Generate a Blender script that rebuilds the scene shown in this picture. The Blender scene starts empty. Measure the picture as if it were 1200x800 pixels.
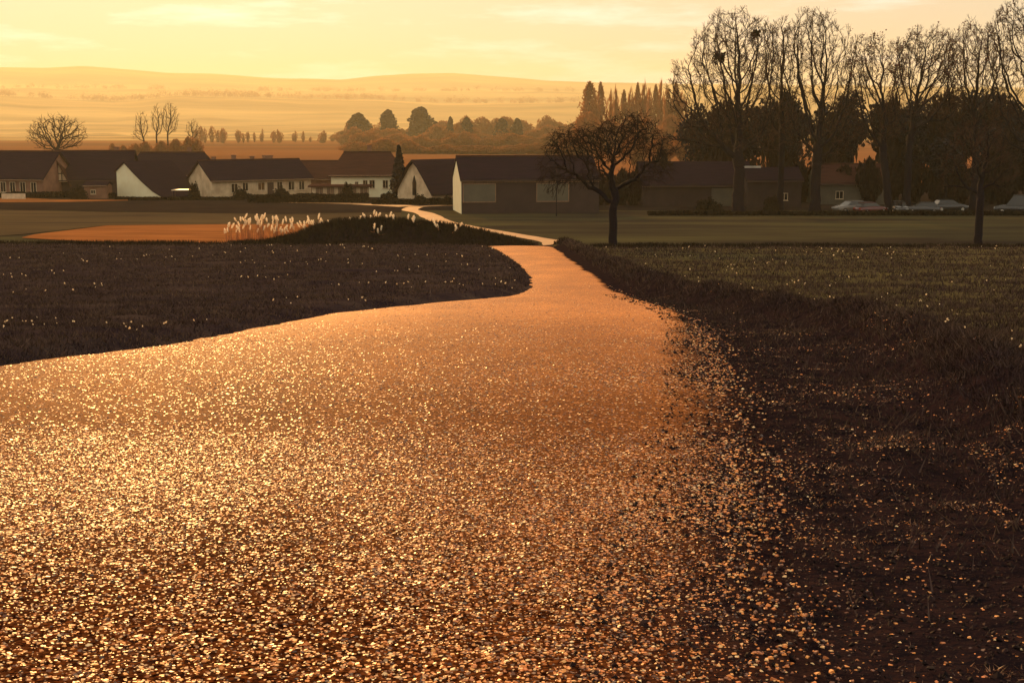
import bpy, math, random
import numpy as np
from mathutils import Vector, Matrix

R = math.radians
rng = np.random.default_rng(7)
random.seed(7)
scene = bpy.context.scene
col = scene.collection

# ------------------------------------------------------------------ camera
EYE = Vector((0.0, 0.0, 1.5))
FPX = 1600.0
PITCH = R(9.23)
cam = bpy.data.cameras.new('camera')
cam.lens = 48.0
cam.sensor_width = 36.0
cam.sensor_fit = 'HORIZONTAL'
cam.clip_start = 0.1
cam.clip_end = 20000
co = bpy.data.objects.new('camera', cam)
co.location = EYE
co.rotation_euler = (R(90) - PITCH, 0, 0)
col.objects.link(co)
scene.camera = co

# ------------------------------------------------------------------ light
SUN_EL, SUN_AZ = 15.0, -15.0          # azimuth measured clockwise from +Y (straight ahead)
HAZE_DENSITY, HAZE_ANISO = 0.00014, 0.42
world = bpy.data.worlds.new('World')
scene.world = world
world.use_nodes = True
wn, wl = world.node_tree.nodes, world.node_tree.links
wn.clear()
wout = wn.new('ShaderNodeOutputWorld')
bg = wn.new('ShaderNodeBackground')
bg.inputs['Strength'].default_value = 0.10
sky = wn.new('ShaderNodeTexSky')
sky.sky_type = 'NISHITA'
sky.sun_disc = False
sky.sun_elevation = R(SUN_EL)
sky.sun_rotation = R(SUN_AZ)
sky.dust_density = 4.0
sky.air_density = 1.0
sky.ozone_density = 0.5
tint = wn.new('ShaderNodeMix'); tint.data_type = 'RGBA'; tint.blend_type = 'MULTIPLY'
tint.inputs['Factor'].default_value = 1.0
tint.inputs['B'].default_value = (1.0, 0.70, 0.40, 1)
wl.new(sky.outputs['Color'], tint.inputs['A'])
# thin streaks of high cloud, the same all round the sky
tc = wn.new('ShaderNodeTexCoord')
mp = wn.new('ShaderNodeMapping'); mp.inputs['Scale'].default_value = (4.0, 4.0, 26.0)
nz = wn.new('ShaderNodeTexNoise'); nz.inputs['Scale'].default_value = 2.2; nz.inputs['Detail'].default_value = 7; nz.inputs['Roughness'].default_value = 0.62
cr = wn.new('ShaderNodeValToRGB')
cr.color_ramp.elements[0].position = 0.50; cr.color_ramp.elements[1].position = 0.70
cl = wn.new('ShaderNodeMix'); cl.data_type = 'RGBA'; cl.blend_type = 'MIX'
gain = wn.new('ShaderNodeMix'); gain.data_type = 'RGBA'; gain.blend_type = 'MULTIPLY'
gain.inputs['Factor'].default_value = 1.0
gain.inputs['B'].default_value = (1.4, 1.45, 1.7, 1)
wl.new(tc.outputs['Generated'], mp.inputs['Vector']); wl.new(mp.outputs['Vector'], nz.inputs['Vector'])
wl.new(nz.outputs['Fac'], cr.inputs['Fac']); wl.new(cr.outputs['Color'], cl.inputs['Factor'])
# an even veil of thin high cloud lies over the whole sky
veil = wn.new('ShaderNodeMix'); veil.data_type = 'RGBA'; veil.blend_type = 'MIX'
veil.inputs['Factor'].default_value = 0.955
veil.inputs['B'].default_value = (7.7, 7.25, 6.0, 1)
wl.new(tint.outputs['Result'], veil.inputs['A'])
wl.new(veil.outputs['Result'], gain.inputs['A'])
wl.new(veil.outputs['Result'], cl.inputs['A']); wl.new(gain.outputs['Result'], cl.inputs['B'])
wl.new(cl.outputs['Result'], bg.inputs['Color'])
wl.new(bg.outputs['Background'], wout.inputs['Surface'])

sl = bpy.data.lights.new('sun', 'SUN')
sl.energy = 4.6
sl.angle = R(0.6)
sl.color = (1.0, 0.50, 0.16)
so = bpy.data.objects.new('sun', sl)
sdir = Vector((math.sin(R(SUN_AZ)) * math.cos(R(SUN_EL)), math.cos(R(SUN_AZ)) * math.cos(R(SUN_EL)), math.sin(R(SUN_EL))))
so.rotation_euler = sdir.to_track_quat('Z', 'Y').to_euler()
so.location = (-60, 200, 80)
col.objects.link(so)

vs = scene.view_settings
scene.display_settings.display_device = 'sRGB'
vs.view_transform = 'Standard'
vs.look = 'None'
vs.exposure = 0.0
vs.gamma = 1.0
vs.use_curve_mapping = False
cy = scene.cycles
cy.use_denoising = True
cy.max_bounces = 5
cy.diffuse_bounces = 2
cy.glossy_bounces = 2
cy.transmission_bounces = 3
cy.transparent_max_bounces = 4
cy.volume_bounces = 0
cy.sample_clamp_indirect = 4.0
cy.sample_clamp_direct = 12.0


# ------------------------------------------------------------------ terrain function
def pchip(xs, ys):
    xs, ys = np.array(xs, float), np.array(ys, float)
    h = np.diff(xs); d = np.diff(ys) / h
    m = np.zeros_like(ys)
    for i in range(1, len(xs) - 1):
        if d[i-1] * d[i] > 0:
            w1, w2 = 2*h[i] + h[i-1], h[i] + 2*h[i-1]
            m[i] = (w1 + w2) / (w1/d[i-1] + w2/d[i])
    m[0], m[-1] = d[0], d[-1]
    def f(x):
        x = np.clip(np.asarray(x, float), xs[0], xs[-1])
        i = np.clip(np.searchsorted(xs, x) - 1, 0, len(xs) - 2)
        t = (x - xs[i]) / h[i]
        return ((2*t**3 - 3*t**2 + 1) * ys[i] + (t**3 - 2*t**2 + t) * h[i] * m[i]
                + (-2*t**3 + 3*t**2) * ys[i+1] + (t**3 - t**2) * h[i] * m[i+1])
    return f


profile = pchip([-60, 0, 15.6, 33, 60, 80, 84, 90, 97, 120, 152, 200, 400, 900, 1250],
                [4.6, 0, -1.34, -2.81, -4.65, -5.92, -6.25, -7.2, -7.32, -7.95, -8.8, -9.34, -11.7, -15.1, -17.5])


def tan_at(py):
    """Slope below eye level of the sight line through picture row py."""
    return np.tan(np.arctan((np.asarray(py, float) - 400) / FPX) + PITCH)


_tab = rng.random((256, 256))


def vnoise(x, y):
    x, y = np.asarray(x, float), np.asarray(y, float)
    xi, yi = np.floor(x).astype(int), np.floor(y).astype(int)
    fx, fy = x - xi, y - yi
    fx, fy = fx*fx*(3-2*fx), fy*fy*(3-2*fy)
    g_ = lambda a, b: _tab[a & 255, b & 255]
    return (g_(xi, yi)*(1-fx)*(1-fy) + g_(xi+1, yi)*fx*(1-fy) + g_(xi, yi+1)*(1-fx)*fy + g_(xi+1, yi+1)*fx*fy) - 0.5


def fbm(x, y, o=4):
    s, a = 0, 1.0
    for k in range(o):
        s = s + a * vnoise(x * 2**k + 17*k, y * 2**k + 31*k); a *= 0.5
    return s


# path edges (metres) against the distance ahead
PY = [-12, 1.5, 4.5, 9, 12, 15.6, 19, 23, 27, 30, 32.5, 34, 36, 39, 44, 52, 62, 72, 79, 86]
PL = [-4.5, -5.2, -6.2, -6.9, -6.6, -5.9, -4.75, -4.1, -3.4, -2.15, -0.85, -0.02, 0.28, 0.5, 0.6, 0.42, -0.05, -0.7, -1.25, -1.9]
PR = [1.3, 1.0, 0.95, 1.62, 2.08, 2.5, 2.9, 3.35, 3.55, 3.4, 3.1, 2.95, 2.9, 2.9, 2.92, 2.85, 2.8, 2.68, 2.5, 2.2]
path_left = pchip(PY, PL); path_right = pchip(PY, PR)
BY = [-12, 2, 6, 11, 15, 18.5, 22.5, 27, 33, 40, 55, 70, 85]
BX = [4.6, 4.0, 3.9, 4.3, 5.0, 5.5, 5.75, 5.4, 4.6, 4.0, 3.7, 3.4, 3.1]
berm_x = pchip(BY, BX)
MS = [-26, 300, 340, 370, 400, 450, 500, 540, 580, 605, 622]
MR = [288, 287, 278, 266, 261, 259, 262, 268, 277, 284, 291]


def far_z(s, y):
    """Rising ground behind the valley: rows of ridges, each with its own outline."""
    px = s * 1624 + 600
    w1 = np.interp(px, [-900, 0, 130, 215, 400, 520, 700, 1200, 2200], [112, 113, 119, 113, 117, 122, 120, 118, 112])
    w2 = np.interp(px, [-900, 0, 200, 420, 600, 700, 1200, 2200], [101, 103, 106, 108, 107, 108, 108, 104])
    w3 = np.interp(px, [-900, -300, 0, 60, 100, 150, 200, 250, 290, 340, 400, 430, 480, 530, 580, 640, 700, 760, 1200, 2200],
                   [84, 88, 79, 80, 78, 82, 86, 87, 90, 92.5, 93.5, 91, 87, 86, 90, 95, 97.5, 98, 103, 96])
    z1, z2, z3 = EYE.z - 4600*tan_at(w1), EYE.z - 6200*tan_at(w2), EYE.z - 8000*tan_at(w3)
    b = -17.5 + 0*px
    ks = [1250, 2500, 3300, 4600, 5100, 6200, 6700, 8000, 9600]
    zs = [b, b - 9, b + 4, z1, z1 - 5, z2, z2 - 3, z3, z3 - 140]
    out = np.array(b, float)
    for i in range(len(ks) - 1):
        t = np.clip((y - ks[i]) / (ks[i+1] - ks[i]), 0, 1)
        t = t*t*(3 - 2*t)
        m = (y >= ks[i])
        out = np.where(m, zs[i]*(1-t) + zs[i+1]*t, out)
    return out + 8*vnoise(px/40, y/260) * np.clip((y-1600)/900, 0, 1)


def g(x, y):
    x, y = np.asarray(x, float), np.asarray(y, float)
    z = profile(y)
    inside = np.clip(np.minimum(x - path_left(y), path_right(y) - x), -9, 9)   # >0 on the path
    off = np.clip(-inside, 0, 1.2) / 1.2
    near = np.clip((92 - y) / 8, 0, 1)
    z = z + near * off * (0.10*fbm(x*0.55, y*0.55, 3) + 0.05*fbm(x*2.3, y*2.3, 2) * np.clip((40-y)/15, 0, 1))
    # shallow bank of the left field above the path
    dl = path_left(y) - x
    z = z + near * 0.16 * np.clip(dl/0.5, 0, 1) * np.clip((y-3)/4, 0, 1)
    # bank of earth between the verge and the right field
    db = (x - berm_x(y))
    h = 0.36 + 0.26*fbm(x*0.35 + 9, y*0.35, 2)
    z = z + near * h * np.exp(-(db/np.where(db > 0, 0.75, 0.5))**2)
    # rise of rough ground with the pampas
    px = x / np.maximum(y, 1) * 1618 + 600
    top = EYE.z - 93*tan_at(np.interp(px, MS, MR))
    rise = np.clip(top - profile(93.0), 0, 4) * np.exp(-((y-93.5)/3.6)**2)
    z = z + rise * (1 + 0.10*fbm(x*0.5, y*0.5, 2))
    s = x / np.maximum(y, 1)
    z = np.where(y > 1250, far_z(s, y), z)
    roll = np.clip((y-230)/200, 0, 1) * np.clip((1250-y)/300, 0, 1)
    z = z + roll * 1.2*vnoise(x/120, y/150)
    return z


def gz(x, y):
    return float(g(x, y))


def ray(px, py):
    a, b = (px - 600) / FPX, (400 - py) / FPX
    c, s = math.cos(PITCH), math.sin(PITCH)
    return Vector((a, c + b*s, -s + b*c))


def at(px, py, Y):
    d = ray(px, py)
    return EYE + d * (Y / d.y)


def X(px, Y, py=230):
    d = ray(px, py)
    return d.x / d.y * Y


def hit(px, py, ymin=2.0, ymax=1240.0):
    d = ray(px, py)
    ys = ymin * (ymax/ymin) ** np.linspace(0, 1, 3000)
    below = EYE.z + d.z/d.y*ys - g(d.x/d.y*ys, ys)
    k = np.nonzero(below < 0)[0]
    y = ys[k[0]] if len(k) else ymax
    return np.array([d.x/d.y*y, y])


# ------------------------------------------------------------------ materials
MATS = {}


def mat(name, color, color2=None, scale=2.0, rough=0.85, bump=0.0, bscale=None, spec=0.4, trans=0.0, metal=0.0,
        detail=5.0, tone=0.0, stretch=(1, 1, 1), contrast=(0.35, 0.65), bdist=0.05, obj=False):
    if name in MATS:
        return MATS[name]
    m = bpy.data.materials.new(name)
    m.use_nodes = True
    n, l = m.node_tree.nodes, m.node_tree.links
    n.clear()
    out = n.new('ShaderNodeOutputMaterial')
    p = n.new('ShaderNodeBsdfPrincipled')
    p.inputs['Roughness'].default_value = rough
    p.inputs['Specular IOR Level'].default_value = spec
    p.inputs['Metallic'].default_value = metal
    if obj:
        t = n.new('ShaderNodeTexCoord'); vec = t.outputs['Object']
    else:
        t = n.new('ShaderNodeNewGeometry'); vec = t.outputs['Position']
    mpn = n.new('ShaderNodeMapping'); mpn.inputs['Scale'].default_value = stretch
    l.new(vec, mpn.inputs['Vector'])
    vec = mpn.outputs['Vector']
    c2 = color2 or tuple(c*0.7 for c in color)
    nz = n.new('ShaderNodeTexNoise'); nz.inputs['Scale'].default_value = scale; nz.inputs['Detail'].default_value = detail; nz.inputs['Roughness'].default_value = 0.62
    l.new(vec, nz.inputs['Vector'])
    rp = n.new('ShaderNodeValToRGB')
    rp.color_ramp.elements[0].position = contrast[0]; rp.color_ramp.elements[1].position = contrast[1]
    rp.color_ramp.elements[0].color = (*c2, 1); rp.color_ramp.elements[1].color = (*color, 1)
    l.new(nz.outputs['Fac'], rp.inputs['Fac'])
    colr = rp.outputs['Color']
    if tone:
        a = n.new('ShaderNodeAttribute'); a.attribute_name = 'tone'
        mr = n.new('ShaderNodeMapRange'); mr.inputs['To Min'].default_value = 1 - tone; mr.inputs['To Max'].default_value = 1 + tone
        l.new(a.outputs['Fac'], mr.inputs['Value'])
        mx = n.new('ShaderNodeVectorMath'); mx.operation = 'SCALE'
        l.new(colr, mx.inputs[0]); l.new(mr.outputs['Result'], mx.inputs['Scale'])
        colr = mx.outputs['Vector']
    l.new(colr, p.inputs['Base Color'])
    if bump:
        bz = n.new('ShaderNodeTexNoise'); bz.inputs['Scale'].default_value = bscale or scale*4; bz.inputs['Detail'].default_value = 4
        l.new(vec, bz.inputs['Vector'])
        bp = n.new('ShaderNodeBump'); bp.inputs['Strength'].default_value = bump; bp.inputs['Distance'].default_value = bdist
        l.new(bz.outputs['Fac'], bp.inputs['Height'])
        l.new(bp.outputs['Normal'], p.inputs['Normal'])
    sh = p.outputs['BSDF']
    if trans:
        tr = n.new('ShaderNodeBsdfTranslucent'); l.new(colr, tr.inputs['Color'])
        ms = n.new('ShaderNodeMixShader'); ms.inputs['Fac'].default_value = trans
        l.new(sh, ms.inputs[1]); l.new(tr.outputs['BSDF'], ms.inputs[2]); sh = ms.outputs['Shader']
    l.new(sh, out.inputs['Surface'])
    MATS[name] = m
    return m


M_FIELD = mat('short grass and earth', (0.056, 0.037, 0.031), (0.020, 0.013, 0.017), scale=0.8, rough=0.95, bump=0.9, bscale=7, spec=0.0, detail=8, bdist=0.08)
M_RFIELD = mat('olive turf', (0.110, 0.086, 0.034), (0.048, 0.036, 0.022), scale=0.7, rough=0.95, bump=0.9, bscale=7, spec=0.0, detail=8, bdist=0.08)
M_SOIL = mat('dark damp soil', (0.030, 0.016, 0.015), (0.010, 0.007, 0.009), scale=3.5, rough=0.75, bump=1.0, bscale=18, spec=0.0, detail=9, bdist=0.05)
M_LAWN = mat('dull green meadow', (0.076, 0.063, 0.028), (0.030, 0.022, 0.018), scale=0.12, rough=0.95, bump=0.5, bscale=2, spec=0.0, stretch=(0.35, 1.2, 1), detail=7)
M_VGROUND = mat('dark village ground', (0.034, 0.022, 0.016), (0.020, 0.013, 0.012), scale=0.2, rough=0.95, bump=0.4, bscale=2, spec=0.0)  # dark brown earth in one mottled tone
M_STUBBLE = mat('orange stubble', (0.36, 0.125, 0.036), (0.22, 0.078, 0.024), scale=0.25, rough=0.8, bump=0.5, bscale=3, spec=0.0, stretch=(0.5, 1.5, 1), detail=7)
M_LANE = mat('pale lane', (0.50, 0.25, 0.085), (0.34, 0.15, 0.05), scale=0.8, rough=0.7, bump=0.5, bscale=9, spec=0.3)
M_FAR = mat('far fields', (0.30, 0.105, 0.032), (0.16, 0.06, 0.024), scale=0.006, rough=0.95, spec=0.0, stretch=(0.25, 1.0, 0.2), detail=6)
M_HILL = mat('hill land', (0.66, 0.40, 0.14), (0.22, 0.12, 0.045), scale=0.0035, rough=0.95, spec=0.0, stretch=(0.25, 1.0, 0.2), detail=7)  # pale tone carries the bright valley mist as land colour
M_BARK = mat('dark bark', (0.013, 0.009, 0.016), (0.008, 0.006, 0.010), scale=3, rough=0.8, bump=0.8, bscale=6, stretch=(1, 1, 0.2), spec=0.03, obj=True)
M_TWIGS = mat('red brown twigs', (0.075, 0.032, 0.020), (0.035, 0.016, 0.013), scale=0.8, rough=0.7, spec=0.1, trans=0.2, obj=True)
M_BUD = mat('red brown leaf tufts', (0.14, 0.040, 0.020), (0.06, 0.020, 0.013), scale=1.5, rough=0.7, trans=0.35, obj=True)
M_LEAFD = mat('dark evergreen leaves', (0.018, 0.013, 0.020), (0.010, 0.008, 0.012), scale=0.4, rough=0.55, trans=0.12, spec=0.1, obj=True)
M_BRUSH = mat('brown brushwood', (0.36, 0.135, 0.045), (0.22, 0.080, 0.030), scale=0.3, rough=0.8, trans=0.55, spec=0.0, obj=True)
M_TWIG = mat('dark twigs', (0.040, 0.022, 0.016), (0.020, 0.012, 0.011), scale=0.5, rough=0.7, trans=0.15, spec=0.0, obj=True)
M_HEDGE = mat('hedge leaves', (0.030, 0.022, 0.012), (0.016, 0.011, 0.009), scale=0.8, rough=0.6, trans=0.08, spec=0.0, obj=True)
M_GRASS = mat('grass blades', (0.085, 0.056, 0.038), (0.036, 0.023, 0.024), scale=0.9, rough=0.7, trans=0.15, tone=0.7, spec=0.0)
M_STRAW = mat('dry straw', (0.34, 0.145, 0.050), (0.20, 0.080, 0.030), scale=5, rough=0.4, trans=0.2, tone=0.5, spec=0.6)
M_PLUME = mat('pale seed plume', (0.96, 0.86, 0.68), (0.88, 0.70, 0.48), scale=6, rough=0.8, trans=0.75, obj=True)
M_STALK = mat('orange reed stalk', (0.50, 0.20, 0.07), (0.32, 0.12, 0.05), scale=3, rough=0.7, trans=0.4, obj=True)
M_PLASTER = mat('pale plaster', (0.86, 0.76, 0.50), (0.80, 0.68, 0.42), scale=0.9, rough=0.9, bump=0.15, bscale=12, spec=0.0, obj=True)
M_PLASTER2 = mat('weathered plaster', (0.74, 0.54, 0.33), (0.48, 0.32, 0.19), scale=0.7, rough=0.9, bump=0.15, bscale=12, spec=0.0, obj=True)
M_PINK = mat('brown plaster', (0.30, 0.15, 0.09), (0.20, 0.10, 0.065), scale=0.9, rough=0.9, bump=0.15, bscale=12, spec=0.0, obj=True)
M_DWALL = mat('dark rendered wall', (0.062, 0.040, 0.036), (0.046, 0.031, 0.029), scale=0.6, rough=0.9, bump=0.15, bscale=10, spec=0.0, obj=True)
M_ROOF = mat('dark roof tiles', (0.024, 0.012, 0.019), (0.015, 0.009, 0.015), scale=1.2, rough=0.8, bump=0.6, bscale=5, stretch=(0.4, 2.5, 2.5), spec=0.0, obj=True)
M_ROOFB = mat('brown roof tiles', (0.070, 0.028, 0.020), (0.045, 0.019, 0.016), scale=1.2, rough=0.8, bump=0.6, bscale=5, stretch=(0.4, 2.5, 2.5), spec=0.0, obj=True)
M_TRIM = mat('pale trim', (0.70, 0.52, 0.32), scale=2, rough=0.5, spec=0.5, obj=True)
M_METAL = mat('zinc sheet', (0.75, 0.68, 0.58), scale=2, rough=0.35, metal=0.7, obj=True)
M_WOOD = mat('weathered boards', (0.30, 0.17, 0.09), (0.16, 0.085, 0.05), scale=1.5, rough=0.8, stretch=(6, 6, 0.4), bump=0.3, obj=True)
M_DWOOD = mat('dark timber', (0.07, 0.035, 0.022), scale=2, rough=0.8, stretch=(6, 6, 0.4), obj=True)
M_GREEN = mat('faded green door', (0.11, 0.09, 0.055), (0.085, 0.07, 0.045), scale=0.9, rough=0.6, bump=0.15, obj=True)
M_GLASS = mat('dark window glass', (0.018, 0.014, 0.013), scale=2, rough=0.08, spec=0.6, obj=True)
M_TYRE = mat('tyre rubber', (0.02, 0.018, 0.018), scale=9, rough=0.85, obj=True)
M_CARS = {'silver': mat('grey car paint', (0.03, 0.026, 0.026), (0.028, 0.024, 0.024), scale=2, rough=0.22, spec=0.7, obj=True),
          'red': mat('red car paint', (0.10, 0.012, 0.01), (0.09, 0.011, 0.01), scale=2, rough=0.25, spec=0.7, obj=True),
          'dark': mat('dark car paint', (0.025, 0.02, 0.02), scale=2, rough=0.22, spec=0.7, obj=True),
          'white': mat('pale car paint', (0.17, 0.14, 0.11), (0.16, 0.13, 0.105), scale=2, rough=0.25, spec=0.6, obj=True)}
M_LAMP = mat('clear lamp lens', (0.8, 0.76, 0.7), scale=2, rough=0.1, spec=1.0, metal=0.6, obj=True)
M_REDLENS = mat('red lamp lens', (0.4, 0.02, 0.01), scale=2, rough=0.15, spec=0.8, obj=True)


def path_material():
    m = bpy.data.materials.new('chip seal path'); m.use_nodes = True
    n, l = m.node_tree.nodes, m.node_tree.links
    n.clear()
    out = n.new('ShaderNodeOutputMaterial'); p = n.new('ShaderNodeBsdfPrincipled')
    geo = n.new('ShaderNodeNewGeometry')
    def noise(scale, detail=4, vec=None, stretch=None, rough=0.6):
        q = n.new('ShaderNodeTexNoise'); q.inputs['Scale'].default_value = scale; q.inputs['Detail'].default_value = detail; q.inputs['Roughness'].default_value = rough
        src = geo.outputs['Position']
        if stretch:
            mp_ = n.new('ShaderNodeMapping'); mp_.inputs['Scale'].default_value = stretch
            l.new(src, mp_.inputs['Vector']); src = mp_.outputs['Vector']
        l.new(src, q.inputs['Vector']); return q.outputs['Fac']
    def ramp(fac, a, ca, b, cb):
        r = n.new('ShaderNodeValToRGB'); e = r.color_ramp.elements
        e[0].position, e[1].position = a, b; e[0].color, e[1].color = (*ca, 1), (*cb, 1)
        l.new(fac, r.inputs['Fac']); return r.outputs['Color']
    def mixc(f, a, b, mode='MIX'):
        x = n.new('ShaderNodeMix'); x.data_type = 'RGBA'; x.blend_type = mode
        if isinstance(f, float): x.inputs['Factor'].default_value = f
        else: l.new(f, x.inputs['Factor'])
        l.new(a, x.inputs['A']); l.new(b, x.inputs['B']); return x.outputs['Result']
    vor = n.new('ShaderNodeTexVoronoi'); vor.inputs['Scale'].default_value = 52
    l.new(geo.outputs['Position'], vor.inputs['Vector'])
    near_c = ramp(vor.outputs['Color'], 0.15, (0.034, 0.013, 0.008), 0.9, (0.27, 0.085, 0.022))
    far_glow_c = ramp(vor.outputs['Color'], 0.15, (0.55, 0.150, 0.022), 0.85, (1.0, 0.36, 0.060))  # low-sun glow of the far path put into its colour, fading nearer
    lo = n.new('ShaderNodeAttribute'); lo.attribute_name = 'glow_fade'
    chips = mixc(lo.outputs['Fac'], far_glow_c, near_c)
    gap = ramp(vor.outputs['Distance'], 0.45, (1, 1, 1), 0.85, (0.30, 0.22, 0.20))
    chips = mixc(1.0, chips, gap, 'MULTIPLY')
    grain = ramp(noise(16, 5, stretch=(0.6, 1.0, 1)), 0.36, (0.42, 0.36, 0.34), 0.56, (1, 1, 1))
    chips = mixc(0.55, chips, grain, 'MULTIPLY')
    pits = ramp(noise(34, 3), 0.58, (1, 1, 1), 0.66, (0.25, 0.18, 0.16))
    chips = mixc(0.8, chips, pits, 'MULTIPLY')
    big = ramp(noise(0.5, 6, stretch=(1, 0.5, 1)), 0.3, (0.62, 0.55, 0.5), 0.65, (1.0, 1.0, 1.0))
    base = mixc(1.0, chips, big, 'MULTIPLY')
    tar = ramp(noise(5.0, 6), 0.66, (1, 1, 1), 0.72, (0.22, 0.18, 0.17))
    base = mixc(0.7, base, tar, 'MULTIPLY')
    # worn right edge goes over into soil
    at_ = n.new('ShaderNodeAttribute'); at_.attribute_name = 'edge'
    ad = n.new('ShaderNodeMath'); ad.operation = 'MULTIPLY_ADD'; ad.inputs[1].default_value = 1.1
    l.new(noise(1.6, 7, stretch=(1, 0.45, 1)), ad.inputs[0]); l.new(at_.outputs['Fac'], ad.inputs[2])
    mr = n.new('ShaderNodeMapRange'); mr.inputs['From Min'].default_value = 0.92; mr.inputs['From Max'].default_value = 1.40
    l.new(ad.outputs[0], mr.inputs['Value'])
    soil = ramp(noise(9, 6), 0.35, (0.010, 0.006, 0.008), 0.7, (0.045, 0.021, 0.015))
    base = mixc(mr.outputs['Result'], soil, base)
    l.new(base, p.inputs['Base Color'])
    rr = n.new('ShaderNodeMapRange'); rr.inputs['To Min'].default_value = 0.85; rr.inputs['To Max'].default_value = 0.66
    l.new(mr.outputs['Result'], rr.inputs['Value']); l.new(rr.outputs['Result'], p.inputs['Roughness'])
    p.inputs['Specular IOR Level'].default_value = 0.14
    p.inputs['Specular Tint'].default_value = (1.0, 0.72, 0.42, 1)
    v2 = n.new('ShaderNodeTexVoronoi'); v2.inputs['Scale'].default_value = 55; v2.feature = 'SMOOTH_F1'
    l.new(geo.outputs['Position'], v2.inputs['Vector'])
    b1 = n.new('ShaderNodeBump'); b1.inputs['Strength'].default_value = 0.7; b1.inputs['Distance'].default_value = 0.014; b1.invert = True
    l.new(v2.outputs['Distance'], b1.inputs['Height'])
    b2 = n.new('ShaderNodeBump'); b2.inputs['Strength'].default_value = 0.35; b2.inputs['Distance'].default_value = 0.05
    l.new(noise(2.5, 6), b2.inputs['Height']); l.new(b1.outputs['Normal'], b2.inputs['Normal'])
    l.new(b2.outputs['Normal'], p.inputs['Normal'])
    # far part has a faint gloss, near part and soil are matt
    df = n.new('ShaderNodeBsdfDiffuse'); l.new(base, df.inputs['Color']); l.new(b2.outputs['Normal'], df.inputs['Normal'])
    iv = n.new('ShaderNodeMath'); iv.operation = 'SUBTRACT'; iv.inputs[0].default_value = 1.0; l.new(lo.outputs['Fac'], iv.inputs[1])
    gl = n.new('ShaderNodeMath'); gl.operation = 'MULTIPLY'; l.new(iv.outputs[0], gl.inputs[0]); l.new(mr.outputs['Result'], gl.inputs[1])
    ms = n.new('ShaderNodeMixShader'); l.new(gl.outputs[0], ms.inputs[0]); l.new(df.outputs['BSDF'], ms.inputs[1]); l.new(p.outputs['BSDF'], ms.inputs[2])
    l.new(ms.outputs['Shader'], out.inputs['Surface'])
    return m


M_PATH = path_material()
M_CHIP = mat('stone chips', (0.5, 0.2, 0.05), scale=14, rough=0.42, spec=0.45)


def tone_ramp(m, stops):
    n, l = m.node_tree.nodes, m.node_tree.links
    at_ = n.new('ShaderNodeAttribute'); at_.attribute_name = 'tone'
    r = n.new('ShaderNodeValToRGB'); e = r.color_ramp.elements
    while len(e) < len(stops): e.new(0.5)
    for q, (p_, c) in zip(e, stops): q.position = p_; q.color = (*c, 1)
    l.new(at_.outputs['Fac'], r.inputs['Fac'])
    p = next(q for q in n if q.type == 'BSDF_PRINCIPLED'); l.new(r.outputs['Color'], p.inputs['Base Color'])


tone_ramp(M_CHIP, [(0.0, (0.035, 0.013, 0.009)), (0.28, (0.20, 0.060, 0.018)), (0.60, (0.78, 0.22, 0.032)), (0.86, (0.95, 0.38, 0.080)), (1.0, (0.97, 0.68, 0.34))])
M_CLOD = mat('earth clods', (0.034, 0.015, 0.012), (0.010, 0.006, 0.007), scale=14, rough=0.75, spec=0.08, tone=0.6)


# ------------------------------------------------------------------ object helpers
def tag(o, label=None, cat=None, group=None, kind=None):
    if label: o['label'] = label
    if cat: o['category'] = cat
    if group: o['group'] = group
    if kind: o['kind'] = kind
    return o


def link(name, me, m, parent=None):
    o = bpy.data.objects.new(name, me)
    col.objects.link(o)
    if m is not None and not me.materials:
        me.materials.append(m)
    if parent is not None:
        o.parent = parent
    return o


def empty(name, loc, rz=0.0):
    o = bpy.data.objects.new(name, None)
    o.empty_display_size = 0.5
    o.location = loc
    o.rotation_euler = (0, 0, rz)
    col.objects.link(o)
    return o


def copy_tree(o, parent=None):
    c = o.copy(); col.objects.link(c)
    if parent is not None: c.parent = parent
    for ch in list(o.children): copy_tree(ch, c)
    return c


def np_mesh(name, verts, faces, smooth=False, attrs=None):
    """verts (n,3), faces (m,k) arrays, k the same for every face."""
    verts = np.asarray(verts, np.float32); faces = np.asarray(faces, np.int32)
    me = bpy.data.meshes.new(name)
    k = faces.shape[1]
    me.vertices.add(len(verts)); me.vertices.foreach_set('co', verts.ravel())
    me.loops.add(faces.size); me.loops.foreach_set('vertex_index', faces.ravel())
    me.polygons.add(len(faces))
    me.polygons.foreach_set('loop_start', np.arange(0, faces.size, k, dtype=np.int32))
    me.polygons.foreach_set('use_smooth', np.full(len(faces), smooth, bool))
    for an, av in (attrs or {}).items():
        a = me.attributes.new(an, 'FLOAT', 'POINT'); a.data.foreach_set('value', np.asarray(av, np.float32))
    me.update(calc_edges=True); me.validate()
    return me


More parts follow.
